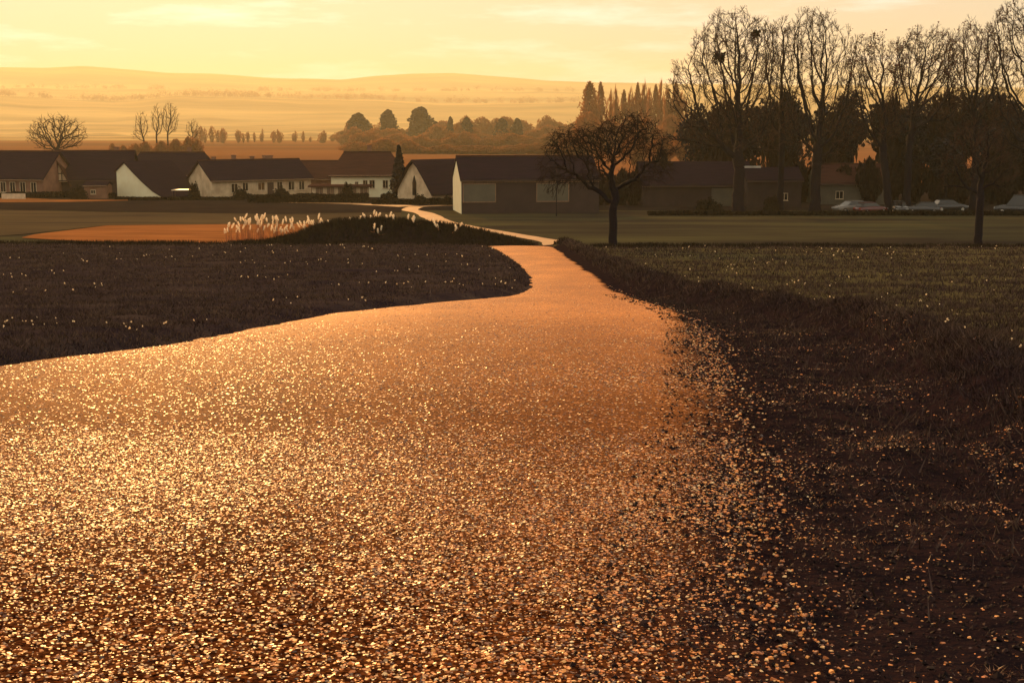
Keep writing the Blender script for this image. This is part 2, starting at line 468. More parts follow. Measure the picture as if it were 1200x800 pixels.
class MB:
    def __init__(s): s.v, s.f = [], []
    def add(s, vs_, fs):
        b = len(s.v); s.v += [tuple(p) for p in vs_]; s.f += [tuple(i + b for i in q) for q in fs]
    def box(s, a, b, taper=None):
        (x0, y0, z0), (x1, y1, z1) = a, b
        s.add([(x0, y0, z0), (x1, y0, z0), (x1, y1, z0), (x0, y1, z0), (x0, y0, z1), (x1, y0, z1), (x1, y1, z1), (x0, y1, z1)],
              [(0, 3, 2, 1), (4, 5, 6, 7), (0, 1, 5, 4), (1, 2, 6, 5), (2, 3, 7, 6), (3, 0, 4, 7)])
    def prism_x(s, prof, x0, x1):
        n = len(prof)
        s.add([(x0, y, z) for y, z in prof] + [(x1, y, z) for y, z in prof],
              [tuple(range(n)), tuple(range(2*n - 1, n - 1, -1))] + [(i, i + n, (i+1) % n + n, (i+1) % n) for i in range(n)])
    def slab(s, c, t):
        """four top corners, thickness t straight down"""
        s.add([tuple(p) for p in c] + [(p[0], p[1], p[2] - t) for p in c],
              [(0, 1, 2, 3), (7, 6, 5, 4), (0, 4, 5, 1), (1, 5, 6, 2), (2, 6, 7, 3), (3, 7, 4, 0)])
    def tube(s, pts, rad, n=6, cap=True):
        pts = [Vector(p) for p in pts]; b = len(s.v); fr = None
        for i, p in enumerate(pts):
            d = (pts[min(i+1, len(pts)-1)] - pts[max(i-1, 0)]).normalized()
            u = d.cross(Vector((0.31, 0.95, 0.07))) if fr is None else (fr - d * fr.dot(d))
            if u.length < 1e-4: u = d.orthogonal()
            u.normalize(); fr = u; w = d.cross(u)
            r = rad[i] if hasattr(rad, '__len__') else rad
            for k in range(n):
                a = 2*math.pi*k/n
                s.v.append(tuple(p + (u*math.cos(a) + w*math.sin(a)) * r))
        for i in range(len(pts) - 1):
            for k in range(n):
                s.f.append((b+i*n+k, b+i*n+(k+1) % n, b+(i+1)*n+(k+1) % n, b+(i+1)*n+k))
        if cap:
            s.f.append(tuple(b+k for k in range(n-1, -1, -1))); s.f.append(tuple(b+(len(pts)-1)*n+k for k in range(n)))
    def disc(s, c, r, axis, t, n=14):
        """cylinder of radius r, thickness t along local axis 'x' or 'y'"""
        c = Vector(c); ax = Vector((1, 0, 0)) if axis == 'x' else Vector((0, 1, 0))
        s.tube([c - ax*t/2, c + ax*t/2], r, n)
    def mesh(s, name, smooth=False):
        me = bpy.data.meshes.new(name); me.from_pydata(s.v, [], s.f)
        if smooth: me.polygons.foreach_set('use_smooth', [True]*len(me.polygons))
        me.update(); return me
    def build(s, name, m, parent=None, smooth=False):
        return link(name, s.mesh(name, smooth), m, parent)


# ------------------------------------------------------------------ ground, hills, path
def grid(name, rows, ncol, half, m, smooth=True, zoff=0.0, pick=None):
    rows = np.asarray(rows)
    u = np.linspace(-1, 1, ncol)
    u = np.sinh(u*2.2) / np.sinh(2.2)
    xx = half(rows)[:, None] * u[None, :]
    yy = np.repeat(rows[:, None], ncol, 1)
    zz = g(xx, yy) + zoff
    v = np.stack([xx, yy, zz], -1).reshape(-1, 3)
    i = np.arange((len(rows)-1) * ncol).reshape(-1, ncol)[:, :-1].ravel()
    f = np.stack([i, i+1, i+1+ncol, i+ncol], -1)
    me = np_mesh(name, v, f, smooth)
    o = link(name, me, None)
    if pick is not None:
        mats, fn = pick
        for q in mats: me.materials.append(q)
        c = (v[f[:, 0]] + v[f[:, 2]]) / 2
        me.polygons.foreach_set('material_index', fn(c[:, 0], c[:, 1]).astype(np.int32))
    else:
        me.materials.append(m)
    return o


rows = np.concatenate([np.arange(-40, 0, 2.0), np.arange(0, 24, 0.14), np.arange(24, 60, 0.35), np.arange(60, 112, 0.45), np.arange(112, 250, 1.5), np.arange(250, 1250.1, 12.5)])
rows[-1] = 1250


def zone(x, y):
    k = np.where(x > path_right(y), 1, 0)
    k = np.where((x > path_right(y) - 0.3) & (x < berm_x(y) + 0.45) & (y < 80), 5, k)
    k = np.where(y > 87, 2, k)
    k = np.where((y > 87) & (y < 100) & (x < 2) & (x > -30), 5, k)
    k = np.where((y > 158) & (y < 235), 3, k)
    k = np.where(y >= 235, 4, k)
    return k


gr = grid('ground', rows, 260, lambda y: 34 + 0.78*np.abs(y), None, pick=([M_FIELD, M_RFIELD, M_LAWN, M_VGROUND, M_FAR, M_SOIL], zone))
tag(gr, 'dark sloping farmland falling away from the path to the village', kind='structure')
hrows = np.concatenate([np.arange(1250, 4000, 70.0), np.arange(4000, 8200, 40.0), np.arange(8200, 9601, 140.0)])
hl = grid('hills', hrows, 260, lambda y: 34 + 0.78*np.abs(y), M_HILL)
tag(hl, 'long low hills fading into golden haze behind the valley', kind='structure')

# the path: one ribbon with worn edges
prow = np.concatenate([np.arange(-10, 0, 1.0), np.arange(0, 24, 0.14), np.arange(24, 60, 0.35), np.arange(60, 86.3, 0.45)])
NC = 70
t_ = np.linspace(0, 1, NC)
jl = 0.14*fbm(prow*0.9, prow*0+3, 4) + 0.10*fbm(prow*5, prow*0+8, 3)
jr = 0.16*fbm(prow*0.8, prow*0+40, 4)
xl, xr = path_left(prow) + jl, path_right(prow) + jr + 0.30*np.clip((22-prow)/12, 0, 1)
xx = xl[:, None] + (xr - xl)[:, None]*t_[None, :]
yy = np.repeat(prow[:, None], NC, 1)
crown = 0.05*(1 - (2*t_-1)**2)
zz = profile(yy) + 0.022 + crown[None, :] - 0.05*np.clip((t_-0.95)/0.05, 0, 1)[None, :]
edge = np.clip((xr[:, None] - xx) / np.interp(prow, [0, 18, 30], [1.35, 1.1, 0.35])[:, None], 0, 1)
i = np.arange((len(prow)-1)*NC).reshape(-1, NC)[:, :-1].ravel()
pme = np_mesh('path', np.stack([xx, yy, zz], -1).reshape(-1, 3), np.stack([i, i+1, i+1+NC, i+NC], -1), True, {'edge': edge.ravel(), 'glow_fade': np.clip((27-yy)/22, 0, 1).ravel()})  # second attribute ramps the painted far glow down towards the camera
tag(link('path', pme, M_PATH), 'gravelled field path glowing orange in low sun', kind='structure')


def path_z(x, y):
    xl_, xr_ = path_left(y), path_right(y) + 0.30*np.clip((22-y)/12, 0, 1)
    t = np.clip((x - xl_) / (xr_ - xl_), 0, 1)
    return profile(y) + 0.022 + 0.05*(1-(2*t-1)**2)


def sheet(name, bottom, top, m, off, label, nu=60, nv=10, kind='structure'):
    """A draped piece of land between two picture polylines (both laid on the ground first)."""
    B = np.array([hit(*p, ymin=94) for p in bottom]); T = np.array([hit(*p, ymin=94) for p in top])
    def sample(P):
        s = np.linspace(0, 1, len(P)); u = np.linspace(0, 1, nu)
        return np.stack([np.interp(u, s, P[:, 0]), np.interp(u, s, P[:, 1])], -1)
    b, t = sample(B), sample(T)
    w = np.linspace(0, 1, nv)[:, None, None]
    q = b[None]*(1-w) + t[None]*w
    z = g(q[..., 0], q[..., 1]) + off
    v = np.concatenate([q, z[..., None]], -1).reshape(-1, 3)
    i = np.arange((nv-1)*nu).reshape(-1, nu)[:, :-1].ravel()
    o = link(name, np_mesh(name, v, np.stack([i, i+1, i+1+nu, i+nu], -1), True), m)
    return tag(o, label, kind=kind)


def ribbon(name, pts, width, m, off, label, n=90):
    """A lane of real width along ground points."""
    P = np.array(pts); s = np.linspace(0, 1, len(P)); u = np.linspace(0, 1, n)
    fx, fy = pchip(s, P[:, 0]), pchip(s, P[:, 1])
    c = np.stack([fx(u), fy(u)], -1)
    for _ in range(3): c[1:-1] = (c[:-2] + 2*c[1:-1] + c[2:]) / 4
    d = np.gradient(c, axis=0); d /= np.linalg.norm(d, axis=1)[:, None] + 1e-9
    nrm = np.stack([-d[:, 1], d[:, 0]], -1)
    wd = np.interp(u, np.linspace(0, 1, len(width)), width)[:, None] * (1 + 0.12*fbm(u*30, u*0+2, 3))[:, None]
    k = np.linspace(-0.5, 0.5, 5)
    q = c[:, None] + nrm[:, None]*(wd*k[None, :])[..., None]
    z = g(q[..., 0], q[..., 1]) + off
    v = np.concatenate([q, z[..., None]], -1).reshape(-1, 3)
    i = np.arange((n-1)*5).reshape(-1, 5)[:, :-1].ravel()
    return tag(link(name, np_mesh(name, v, np.stack([i, i+1, i+6, i+5], -1), True), m), label, kind='structure')


sheet('stubble_field', [(26, 279.5), (60, 281.5), (150, 285), (260, 287), (330, 286)], [(26, 279), (40, 275.5), (125, 265), (260, 263.5), (375, 263)], M_STUBBLE, 0.06,
      'orange stubble field at the foot of the slope on the left', nu=90, nv=14)
sheet('grass_strip', [(-60, 281), (28, 275), (125, 264.5), (260, 263), (470, 263)], [(-60, 245), (130, 249.2), (320, 251.5), (470, 250)], mat('tan meadow strip', (0.105, 0.068, 0.032), (0.06, 0.04, 0.024), scale=0.2, rough=0.95, spec=0.0, stretch=(0.3, 1.5, 1)), 0.05, 'tan grass strip between the orange stubble and the village', nu=80, nv=24)
sheet('dirt_strip', [(-60, 237.5), (40, 237.5), (82, 237), (150, 235.5)], [(-60, 233.5), (15, 231.5), (60, 234), (150, 234.6)], M_STUBBLE, 0.05,
      'bare orange strip of earth before the left houses')
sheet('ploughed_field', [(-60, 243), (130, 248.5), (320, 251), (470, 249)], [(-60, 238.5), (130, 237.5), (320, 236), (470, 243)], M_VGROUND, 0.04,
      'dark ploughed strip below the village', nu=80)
lane_pts = [hit(652, 285.5, 94), hit(625, 280, 94), hit(585, 273, 94), hit(545, 266, 94), hit(517, 260, 94), hit(507, 255.5, 94), hit(497, 250.5, 94), hit(480, 246.2, 94), hit(487, 243.2, 94), hit(506, 241.9, 94), hit(536, 241, 94)]
lane_pts = [np.array([2.45, 84.0]), np.array([3.4, 91.0])] + lane_pts
ribbon('lane', lane_pts, [3.0, 2.7, 2.2, 1.7, 1.5, 1.5, 1.8, 2.2, 2.2, 2.0, 1.9, 1.9, 1.8, 1.6], M_LANE, 0.07, 'pale lane winding down from the path to the barn', n=160)
ribbon('village_street', [hit(480, 242.2, 94), hit(440, 240.2, 94), hit(400, 238.8, 94), hit(360, 238.2, 94), hit(330, 238, 94)], [3.5, 3.2, 2.6, 2.0, 1.0], M_LANE, 0.06, 'sandy village street running left from the lane bend')


# ------------------------------------------------------------------ trees
def grow_tree(P, seed):
    """Returns (trunk MB, crown MB, tips). P: height, r, fork height, limbs, levels ..."""
    rd = random.Random(seed)
    trunk, crown, tips = MB(), MB(), []
    up = Vector((0, 0, 1))
    def rnd(s): return Vector((rd.uniform(-s, s), rd.uniform(-s, s), rd.uniform(-s, s)))
    def branch(p, d, length, r, lvl):
        nseg = {1: 7, 2: 5, 3: 3, 4: 1}.get(lvl, 1)
        pts, rad = [p], [r]
        dd = d.normalized()
        rend = max(r*0.28, P['rmin'])
        kids = []
        for k in range(nseg):
            trop = P['trop'] if lvl < 3 else P.get('trop_tip', P['trop'])
            dd = (dd + rnd(P['wig']) + up*trop).normalized()
            p = p + dd*(length/nseg)
            t = (k+1)/nseg
            pts.append(p); rad.append(r + (rend - r)*t)
            if lvl < P['levels']:
                n = P['kids'][lvl]
                for _ in range(n if t > P.get('bare', {}).get(lvl, 0.22) else 0):
                    if rd.random() < P['prob']:
                        kids.append((p - dd*(length/nseg)*rd.random(), Vector(dd), rad[-1], t))
        crown.tube(pts, rad, 6 if lvl == 1 else (4 if lvl == 2 else 3), cap=False)
        if lvl >= P['levels'] - 1: tips.append(p)
        for (q, kd, kr, t) in kids:
            side = kd.cross(rnd(1))
            if side.length < 1e-3: continue
            side.normalize()
            nd = (kd*P['fwd'] + side*rd.uniform(0.6, 1.1) + up*P['lift']).normalized()
            branch(q, nd, length*P['ratio']*rd.uniform(0.7, 1.15)*(1.1-0.45*t), max(kr*0.62, P['rmin']), lvl+1)
        if lvl < P['levels'] and r > P['rmin']*1.2:
            for q_ in range(P.get('term', 1)):
                side = dd.cross(rnd(1))
                nd = dd if side.length < 1e-3 or P.get('term', 1) == 1 else (dd*1.9 + side.normalized()*rd.uniform(0.3, 0.9)*(1 if q_ % 2 else -1)).normalized()
                branch(p, nd, length*P['ratio']*rd.uniform(0.75, 1.05), rend, lvl+1)
    fh, r0 = P['fork'], P['r']
    lean = Vector(P.get('lean', (0, 0, 0)))
    tp, tr = [], []
    for k in range(9):
        t = k/8
        tp.append(Vector((0, 0, -0.3 + (fh+0.3)*t)) + lean*t*fh + rnd(0.04)*(1 if k else 0)*P['r']*3)
        tr.append(r0*(1.45 - 0.75*min(t*4, 1) + 0.0 - 0.12*t) if t < 0.25 else r0*(0.86 - 0.12*t))
    trunk.tube(tp, tr, 10)
    for (t, dx, dy, dz, ln, rr) in P['limbs']:
        a = min(t, 1.0)*8; k = int(min(a, 7)); base = tp[k].lerp(tp[k+1], a - k)
        branch(base, Vector((dx, dy, dz)), ln, rr, 1)
    return trunk, crown, tips


def sc_tree(P, seed):
    """Bare tree grown towards points spread through its crown envelope."""
    rg = np.random.default_rng(seed)
    step, kill, infl = P['step'], P['step']*P.get('kill', 1.5), P['step']*P.get('infl', 14)
    A = []
    for (cx, cyy, cz, rx, ry, rz, n) in P['env']:
        d = rg.normal(0, 1, (n, 3)); d /= np.linalg.norm(d, axis=1)[:, None]
        n = int(n*P.get('dens', 3.5)); d = rg.normal(0, 1, (n, 3)); d /= np.linalg.norm(d, axis=1)[:, None]
        A.append(d*(rg.random((n, 1))**(1/P.get('shell', 3.0)))*np.array([rx, ry, rz]) + np.array([cx, cyy, cz]))
    A = np.concatenate(A); A = A[A[:, 2] > P['fork']*0.75]
    lean = np.array(P.get('lean', (0, 0, 0)), float)
    k = max(4, int(P['fork']/step))
    nodes = [np.array([0, 0, -0.3]) + (np.array([0, 0, 0.3 + P['fork']]) + lean*P['fork'])*(i/k) + (rg.normal(0, 0.03, 3)*P['r']*2 if i else 0) for i in range(k+1)]
    par = [-1] + list(range(k)); ntr = k + 1
    N = np.array(nodes)
    dist = np.full(len(A), 1e9); near = np.zeros(len(A), int)
    start = int(ntr*P.get('low', 0.8))
    def upd(i0, i1):
        D = np.linalg.norm(A[:, None] - N[None, i0:i1], axis=2); j = D.argmin(1); m = D[np.arange(len(A)), j]
        w = m < dist; dist[w] = m[w]; near[w] = j[w] + i0
    upd(start, ntr)
    alive = np.ones(len(A), bool); nodes = list(N); kids = {}
    up = np.array([0, 0, P.get('up', 0.18)])
    for it in range(260):
        act = alive & (dist < (infl if it > 14 else 1e9))
        if not act.any(): break
        acc = {}
        for a_, nd in zip(A[act], near[act]):
            v = a_ - nodes[nd]; acc.setdefault(int(nd), []).append(v/(np.linalg.norm(v) + 1e-9))
        i0 = len(nodes)
        for nd, vsum in acc.items():
            if kids.get(nd, 0) >= 3: continue
            v = np.mean(vsum, 0) + up + rg.normal(0, P.get('noise', 0.16), 3)
            if par[nd] >= 0:
                pv = nodes[nd] - nodes[par[nd]]; v = v + P.get('stiff', 0.35)*pv/(np.linalg.norm(pv) + 1e-9)
            v /= np.linalg.norm(v) + 1e-9
            nodes.append(nodes[nd] + v*step*rg.uniform(0.85, 1.15)); par.append(nd); kids[nd] = kids.get(nd, 0) + 1
        if len(nodes) == i0: break
        N = np.array(nodes); upd(i0, len(nodes))
        alive &= dist > kill
    n = len(nodes); raw = np.zeros(n); ch = [[] for _ in range(n)]
    for i in range(1, n): ch[par[i]].append(i)
    r0, ex = P['rmin'], P.get('ex', 1.9)
    for i in range(n-1, -1, -1):
        raw[i] = sum(raw[c]**ex for c in ch[i])**(1/ex) if ch[i] else r0
    f_ = math.log(max(P['r']/r0, 1.01)) / math.log(max(raw[ntr-1]/r0, 1.01)); f_ = min(f_, 1.15)
    rad = r0*(raw/r0)**f_
    trunk, crown, twigs, tips = MB(), MB(), MB(), []
    tr = [max(P['r'], rad[ntr-1])*(1 + 0.45*max(0, 1 - 4*i/ntr)**2 - 0.12*i/ntr) for i in range(ntr)]
    trunk.tube([Vector(nodes[i]) for i in range(ntr)], tr, 10)
    stack = [(ntr-1, c) for c in ch[ntr-1]] + [(i, c) for i in range(ntr-1) for c in ch[i] if c >= ntr]
    while stack:
        p_, c = stack.pop(); pts, rr = [Vector(nodes[p_])], [min(rad[c]*1.05, rad[p_])]
        while True:
            pts.append(Vector(nodes[c])); rr.append(rad[c])
            if not ch[c]:
                tips.append(Vector(nodes[c])); rr[-1] *= 0.7; break
            b_ = max(ch[c], key=lambda q: rad[q]); stack += [(c, q) for q in ch[c] if q != b_]; c = b_
        m = rr[0]
        crown.tube(pts, rr, 6 if m > 0.12*P['r']/0.5 else (4 if m > 2.4*r0 else 3), cap=False)
        dv = (pts[-1] - pts[-2]).normalized()
        tl, td, tn = P.get('twig', (0.8, 0.25, 3))
        for q in range(1, len(pts)):
            if rr[q] > 2.2*r0: continue
            dq = (pts[q] - pts[q-1]).normalized()
            for _ in range(tn if q == len(pts)-1 else (1 if rg.random() < P.get('side', 0.5) else 0)):
                w = Vector(rg.normal(0, 1, 3)); w = (dq*1.2 + w*0.55 + Vector((0, 0, td))).normalized()
                l_ = tl*rg.uniform(0.5, 1.2); mid = pts[q] + w*l_*0.55 + Vector(rg.normal(0, 0.05, 3))*tl
                e = mid + (w + Vector((0, 0, td*0.8))).normalized()*l_*0.5
                twigs.tube([pts[q], mid, e], [r0*0.75, r0*0.6, r0*0.35], 3, cap=False); tips.append(e)
                for _ in range(P.get('fork_twig', 0)):
                    w2 = (w + Vector(rg.normal(0, 0.45, 3)) + Vector((0, 0, td))).normalized()
                    twigs.tube([mid, mid + w2*l_*0.55], [r0*0.5, r0*0.3], 3, cap=False)
    return trunk, crown, twigs, tips


def env_px(px, Y, base_z, bx, ells):
    """crown lobes given by where they show (picture columns and rows) at the tree's own distance"""
    out = []
    for e in ells:
        c = at(e[0], e[1], Y); rx = e[2]*Y/1624; rz = e[3]*Y/1600
        out.append((c.x - bx, 0.0, c.z - base_z, rx, rx*0.85, rz, e[4]))
    return out


def bare(name, label, px, base_py, Y, fork_py, r, ells, seed, group=None, tuft=None, **k):
    x = X(px, Y, base_py); z = gz(x, Y)
    o = empty(name, (x, Y, z)); tag(o, label, 'tree', group)
    P = dict(fork=at(px, fork_py, Y).z - z, r=r, env=env_px(px, Y, z, x, ells), step=0.5, rmin=0.026); P.update(k)
    t, c, tw, tips = sc_tree(P, seed)
    t.build('trunk', M_BARK, o, True); c.build('crown', M_BARK, o, True); tag(tw.build('twigs', k.get('twig_mat', M_TWIGS), o, True), kind='stuff')
    if tuft:
        zt = max(p.z for p in tips); mb = blob_tufts(tips, tuft[0], tuft[1], seed, zt*tuft[2])
        if mb.v: mb.build('foliage', tuft[3] if len(tuft) > 3 else M_BUD, o)
    return o


def blob_tufts(tips, size, frac, seed, zmin=0.0):
    """Little tufts of leaves at twig ends."""
    rd = random.Random(seed); mb = MB()
    for p in tips:
        if rd.random() > frac or p.z < zmin: continue
        for _ in range(rd.randint(2, 4)):
            c = p + Vector((rd.gauss(0, 1), rd.gauss(0, 1), rd.gauss(0, 0.8)))*size*0.7
            a = Vector((rd.gauss(0, 1), rd.gauss(0, 1), rd.gauss(0, 1))).normalized()*size
            b = a.orthogonal().normalized()*size*rd.uniform(0.4, 0.8)
            mb.add([c - a*0.5, c + b*0.5, c + a*0.6, c - b*0.5], [(0, 1, 2, 3)])
    return mb


def stretch(P, parts, tips, top):
    zm = max(v[2] for mb in parts for v in mb.v); k = (top - P['fork'])/(zm - P['fork'])
    for mb in parts:
        mb.v = [(v[0]*k, v[1]*k, P['fork'] + (v[2]-P['fork'])*k) if v[2] > P['fork'] else v for v in mb.v]
    return [Vector((p.x*k, p.y*k, P['fork'] + (p.z-P['fork'])*k)) for p in tips]


def place_tree(name, label, px, base_py, Y, P, seed, group=None, tuft=None, bark=M_BARK, top=None):
    x = X(px, Y, base_py)
    o = empty(name, (x, Y, gz(x, Y)))
    tag(o, label, 'tree', group)
    t, c, tips = grow_tree(P, seed)
    if top: tips = stretch(P, [c], tips, at(px, top, Y).z - o.location.z)
    t.build('trunk', bark, o, True); c.build('crown', bark, o, True)
    if tuft:
        zt = max(p.z for p in tips)
        mb = blob_tufts(tips, tuft[0], tuft[1], seed, zt*tuft[2])
        if mb.v: mb.build('foliage', tuft[3] if len(tuft) > 3 else M_BUD, o)
    return o, tips


def vase(h, fork, r, limbs, **k):
    d = dict(height=h, fork=fork, r=r, limbs=limbs, levels=4, kids={1: 1, 2: 2, 3: 2}, prob=0.72, ratio=0.56, fwd=1.6, lift=0.10, trop=0.045, trop_tip=0.07, wig=0.11, rmin=0.03, term=2, bare={1: 0.35, 2: 0.2, 3: 0.2})
    d.update(k); return d


bare('apple_tree', 'gnarled bare apple tree with a broad drooping crown beside the path crest', 718, 290, 82, 240, 0.27,
     [(706, 168, 52, 22, 360), (655, 192, 20, 30, 280), (768, 186, 18, 30, 230), (738, 154, 38, 19, 260), (664, 168, 22, 18, 140), (690, 204, 34, 10, 70), (750, 206, 18, 12, 60)], 11, tuft=(0.10, 0.16, 0.0, M_TWIG),
     step=0.24, rmin=0.017, noise=0.42, up=-0.02, stiff=0.2, ex=1.75, twig=(0.75, -0.45, 4), side=0.9, fork_twig=2, shell=2.2, kill=1.5, low=0.9, dens=2.5, twig_mat=M_TWIG)
sap = vase(5.5, 2.6, 0.06, [(1, -0.3, 0, 1, 1.8, 0.04), (1, 0.3, 0.1, 1, 1.8, 0.04), (0.9, 0, -0.3, 1, 1.6, 0.03), (1, 0.05, 0.3, 1, 2.0, 0.04)], levels=3, rmin=0.014)
place_tree('young_tree', 'slim young tree standing in front of the barn wall', 652, 252, 146, sap, 4)

ROW = 'row of tall bare trees at the village edge'
for (lab, px, py, Y, fk, r, ells, sd, tf, kw) in [
    ('massive bare tree with two dark mistletoe balls, tallest at the left end of the row', 865, 250, 155, 196, 0.66,
     [(860, 76, 52, 60, 560), (808, 112, 26, 40, 190), (898, 95, 22, 62, 190), (800, 165, 22, 18, 60), (850, 150, 50, 30, 110), (895, 165, 18, 18, 40)], 21, (0.20, 0.14, 0.60), {}),
    ('slender bare tree with a thin straight trunk, right of the mistletoe tree', 914, 247, 160, 168, 0.36,
     [(914, 82, 25, 56, 320), (915, 140, 18, 30, 60)], 22, (0.20, 0.12, 0.60), {}),
    ('tall broad bare tree with many upright limbs, fourth trunk from the apple tree', 955, 248, 156, 190, 0.58,
     [(952, 72, 38, 56, 440), (992, 92, 22, 52, 210), (975, 150, 34, 36, 120), (935, 150, 18, 30, 60)], 23, (0.20, 0.14, 0.60), {}),
    ('leaning dark trunk whose crown carries brown leaf tufts', 1043, 251, 153, 178, 0.44,
     [(1018, 92, 28, 48, 300), (1030, 140, 26, 36, 120), (1050, 90, 14, 40, 90)], 24, (0.28, 0.34, 0.62), dict(lean=(-0.16, 0, 0), noise=0.24)),
    ('bare tree forking high into a wide goblet crown, behind the parked cars', 1062, 251, 155, 165, 0.42,
     [(1084, 80, 44, 42, 420), (1106, 118, 22, 30, 110), (1062, 130, 26, 30, 80)], 25, (0.26, 0.30, 0.64), dict(noise=0.2)),
    ('bare tree with crooked tufted limbs between the goblet tree and the frame edge tree', 1140, 251, 158, 170, 0.44,
     [(1140, 75, 38, 44, 360), (1125, 135, 28, 40, 110), (1160, 110, 22, 50, 150)], 26, (0.26, 0.30, 0.64), dict(noise=0.24)),
    ('tall bare tree at the right end of the row reaching out of view', 1207, 252, 150, 170, 0.48,
     [(1186, 62, 32, 58, 330), (1228, 80, 38, 74, 300), (1190, 150, 30, 36, 90)], 27, (0.26, 0.26, 0.64), dict(noise=0.22))]:
    bare('bare_tree', lab, px, py, Y, fk, r, ells, sd, ROW, tf, **{'step': 0.5, 'rmin': 0.029, 'twig': (1.05, 0.24, 4), 'side': 1.0, 'fork_twig': 3, 'dens': 4.5, 'kill': 1.45, **kw})
bare('field_tree', 'dark low branching tree standing alone on the meadow edge before the row', 1146, 284, 97, 232, 0.29,
     [(1145, 178, 34, 36, 320), (1118, 205, 20, 24, 120), (1172, 202, 20, 24, 120)], 31, None, (0.12, 0.08, 0.2, M_TWIG), step=0.30, rmin=0.016, noise=0.25, twig=(0.6, 0.05, 4), side=0.8, fork_twig=2)
for (px, py, r_, lab) in ((843, 68, 0.8, 'dark round mistletoe ball low on the left of the big bare crown'), (886, 40, 0.6, 'dark round mistletoe ball high on the right of the big bare crown')):
    rd = random.Random(px); mb = MB()
    for _ in range(230):
        d = Vector((rd.gauss(0, 1), rd.gauss(0, 1), rd.gauss(0, 0.8))).normalized()
        c = d*r_*rd.uniform(0.1, 1.0)*(0.8 + 0.35*math.sin(d.x*5 + px)*math.cos(d.z*4)); a = d.orthogonal().normalized()*0.16
        mb.add([c - d*0.14, c + a, c + d*0.16, c - a], [(0, 1, 2, 3)])
    p = at(px, py, 155.2)
    o = mb.build('mistletoe', M_HEDGE); o.location = p
    tag(o, lab, 'mistletoe', 'mistletoe balls in the bare crown')


# leafy trees, bushes, conifers: crowns of many small leaf faces round lobes
def leafy(mode, h, w, n, leaf, seed):
    rd = np.random.default_rng(seed)
    if mode == 'round':
        L = 12
        lc = rd.normal(0, 1, (L, 3)); lc /= np.linalg.norm(lc, axis=1)[:, None]
        lc *= (rd.random((L, 1))**0.5) * np.array([w*0.30, w*0.30, h*0.26]); lc[:, 2] += h*0.60
        lr = rd.uniform(0.5, 1.0, L)*w*0.24
        k = rd.integers(0, L, n)
        d = rd.normal(0, 1, (n, 3)); d /= np.linalg.norm(d, axis=1)[:, None]
        p = lc[k] + d*(lr[k]*(0.35 + 0.65*rd.random(n)**0.5))[:, None]
    elif mode == 'dome':
        t = rd.random(n)**0.8
        a = rd.random(n)*6.283
        lob = 0.74 + 0.20*np.sin(a*3 + seed + t*7) + 0.16*np.sin(a*5 + t*19 + seed*3)
        rad = w/2*np.sqrt(np.clip(1 - t**1.9, 0, 1))*lob*rd.random(n)**0.35
        p = np.stack([rad*np.cos(a), rad*np.sin(a), h*(0.12 + 0.88*t)], -1)
    elif mode == 'cone':
        t = rd.random(n)**0.75
        tiers = np.floor(t*11)/11
        a = rd.random(n)*6.283
        rad = w/2*(1 - t)**0.85*(0.55 + 0.45*np.sin(a*5 + tiers*37 + seed)**2)*(0.75 + 0.4*rd.random(n)) * rd.random(n)**0.35
        p = np.stack([rad*np.cos(a), rad*np.sin(a), h*(0.06 + 0.94*t) - rad*0.25], -1)
    elif mode == 'column':
        t = rd.random(n)
        a = rd.random(n)*6.283
        strand = np.floor(a*1.6)
        rad = w/2*(np.sin(np.pi*np.clip(t, 0.02, 1)**0.6)**0.6)*(0.5 + 0.5*np.sin(strand*5.1 + t*9 + seed)**2)*rd.random(n)**0.4
        p = np.stack([rad*np.cos(a), rad*np.sin(a), h*(0.05 + 0.95*t)], -1)
    elif mode == 'brush':      # bare brushwood: upright strokes
        t = rd.random(n)
        a = rd.random(n)*6.283
        env = np.interp(t, [0, 0.3, 0.6, 0.85, 1], [0.25, 0.55, 1.0, 0.8, 0.2])
        lob = 0.7 + 0.3*np.sin(a*3 + seed)
        rad = w/2*env*lob*rd.random(n)**0.5
        p = np.stack([rad*np.cos(a), rad*np.sin(a), h*t*(0.82 + 0.18*np.sin(a*4+seed*2))], -1)
    else:                      # bush sitting on the ground
        d = rd.normal(0, 1, (n, 3)); d /= np.linalg.norm(d, axis=1)[:, None]; d[:, 2] = np.abs(d[:, 2])
        bump = 1 + 0.22*np.sin(d[:, 0]*6 + seed) * np.cos(d[:, 1]*5 + seed*2)
        p = d*np.array([w/2, w/2, h])*(bump*(0.45 + 0.55*rd.random(n)**0.4))[:, None]
    a = rd.normal(0, 1, (n, 3)); a /= np.linalg.norm(a, axis=1)[:, None]
    if mode in ('brush', 'column'): a[:, 2] = np.abs(a[:, 2])*2.5 + 0.8; a /= np.linalg.norm(a, axis=1)[:, None]
    b = np.cross(a, rd.normal(0, 1, (n, 3))); b /= np.linalg.norm(b, axis=1)[:, None] + 1e-9
    s = leaf*rd.uniform(0.6, 1.4, n)[:, None]
    wd = {'brush': 0.16, 'column': 0.2}.get(mode, 0.5)
    if mode == 'brush': s = s*1.6
    v = np.stack([p - a*s*0.5, p + b*s*wd, p + a*s*0.6, p - b*s*wd], 1).reshape(-1, 3)
    f = np.arange(n*4).reshape(-1, 4)
    return np_mesh('crown', v, f)


def stem_mesh(h, r, n=6):
    mb = MB(); mb.tube([(0, 0, -0.3), (0.02*h, 0, h*0.4), (0, 0.01*h, h)], [r*1.3, r*0.9, r*0.3], n); return mb.mesh('trunk', True)


PROTO = {}


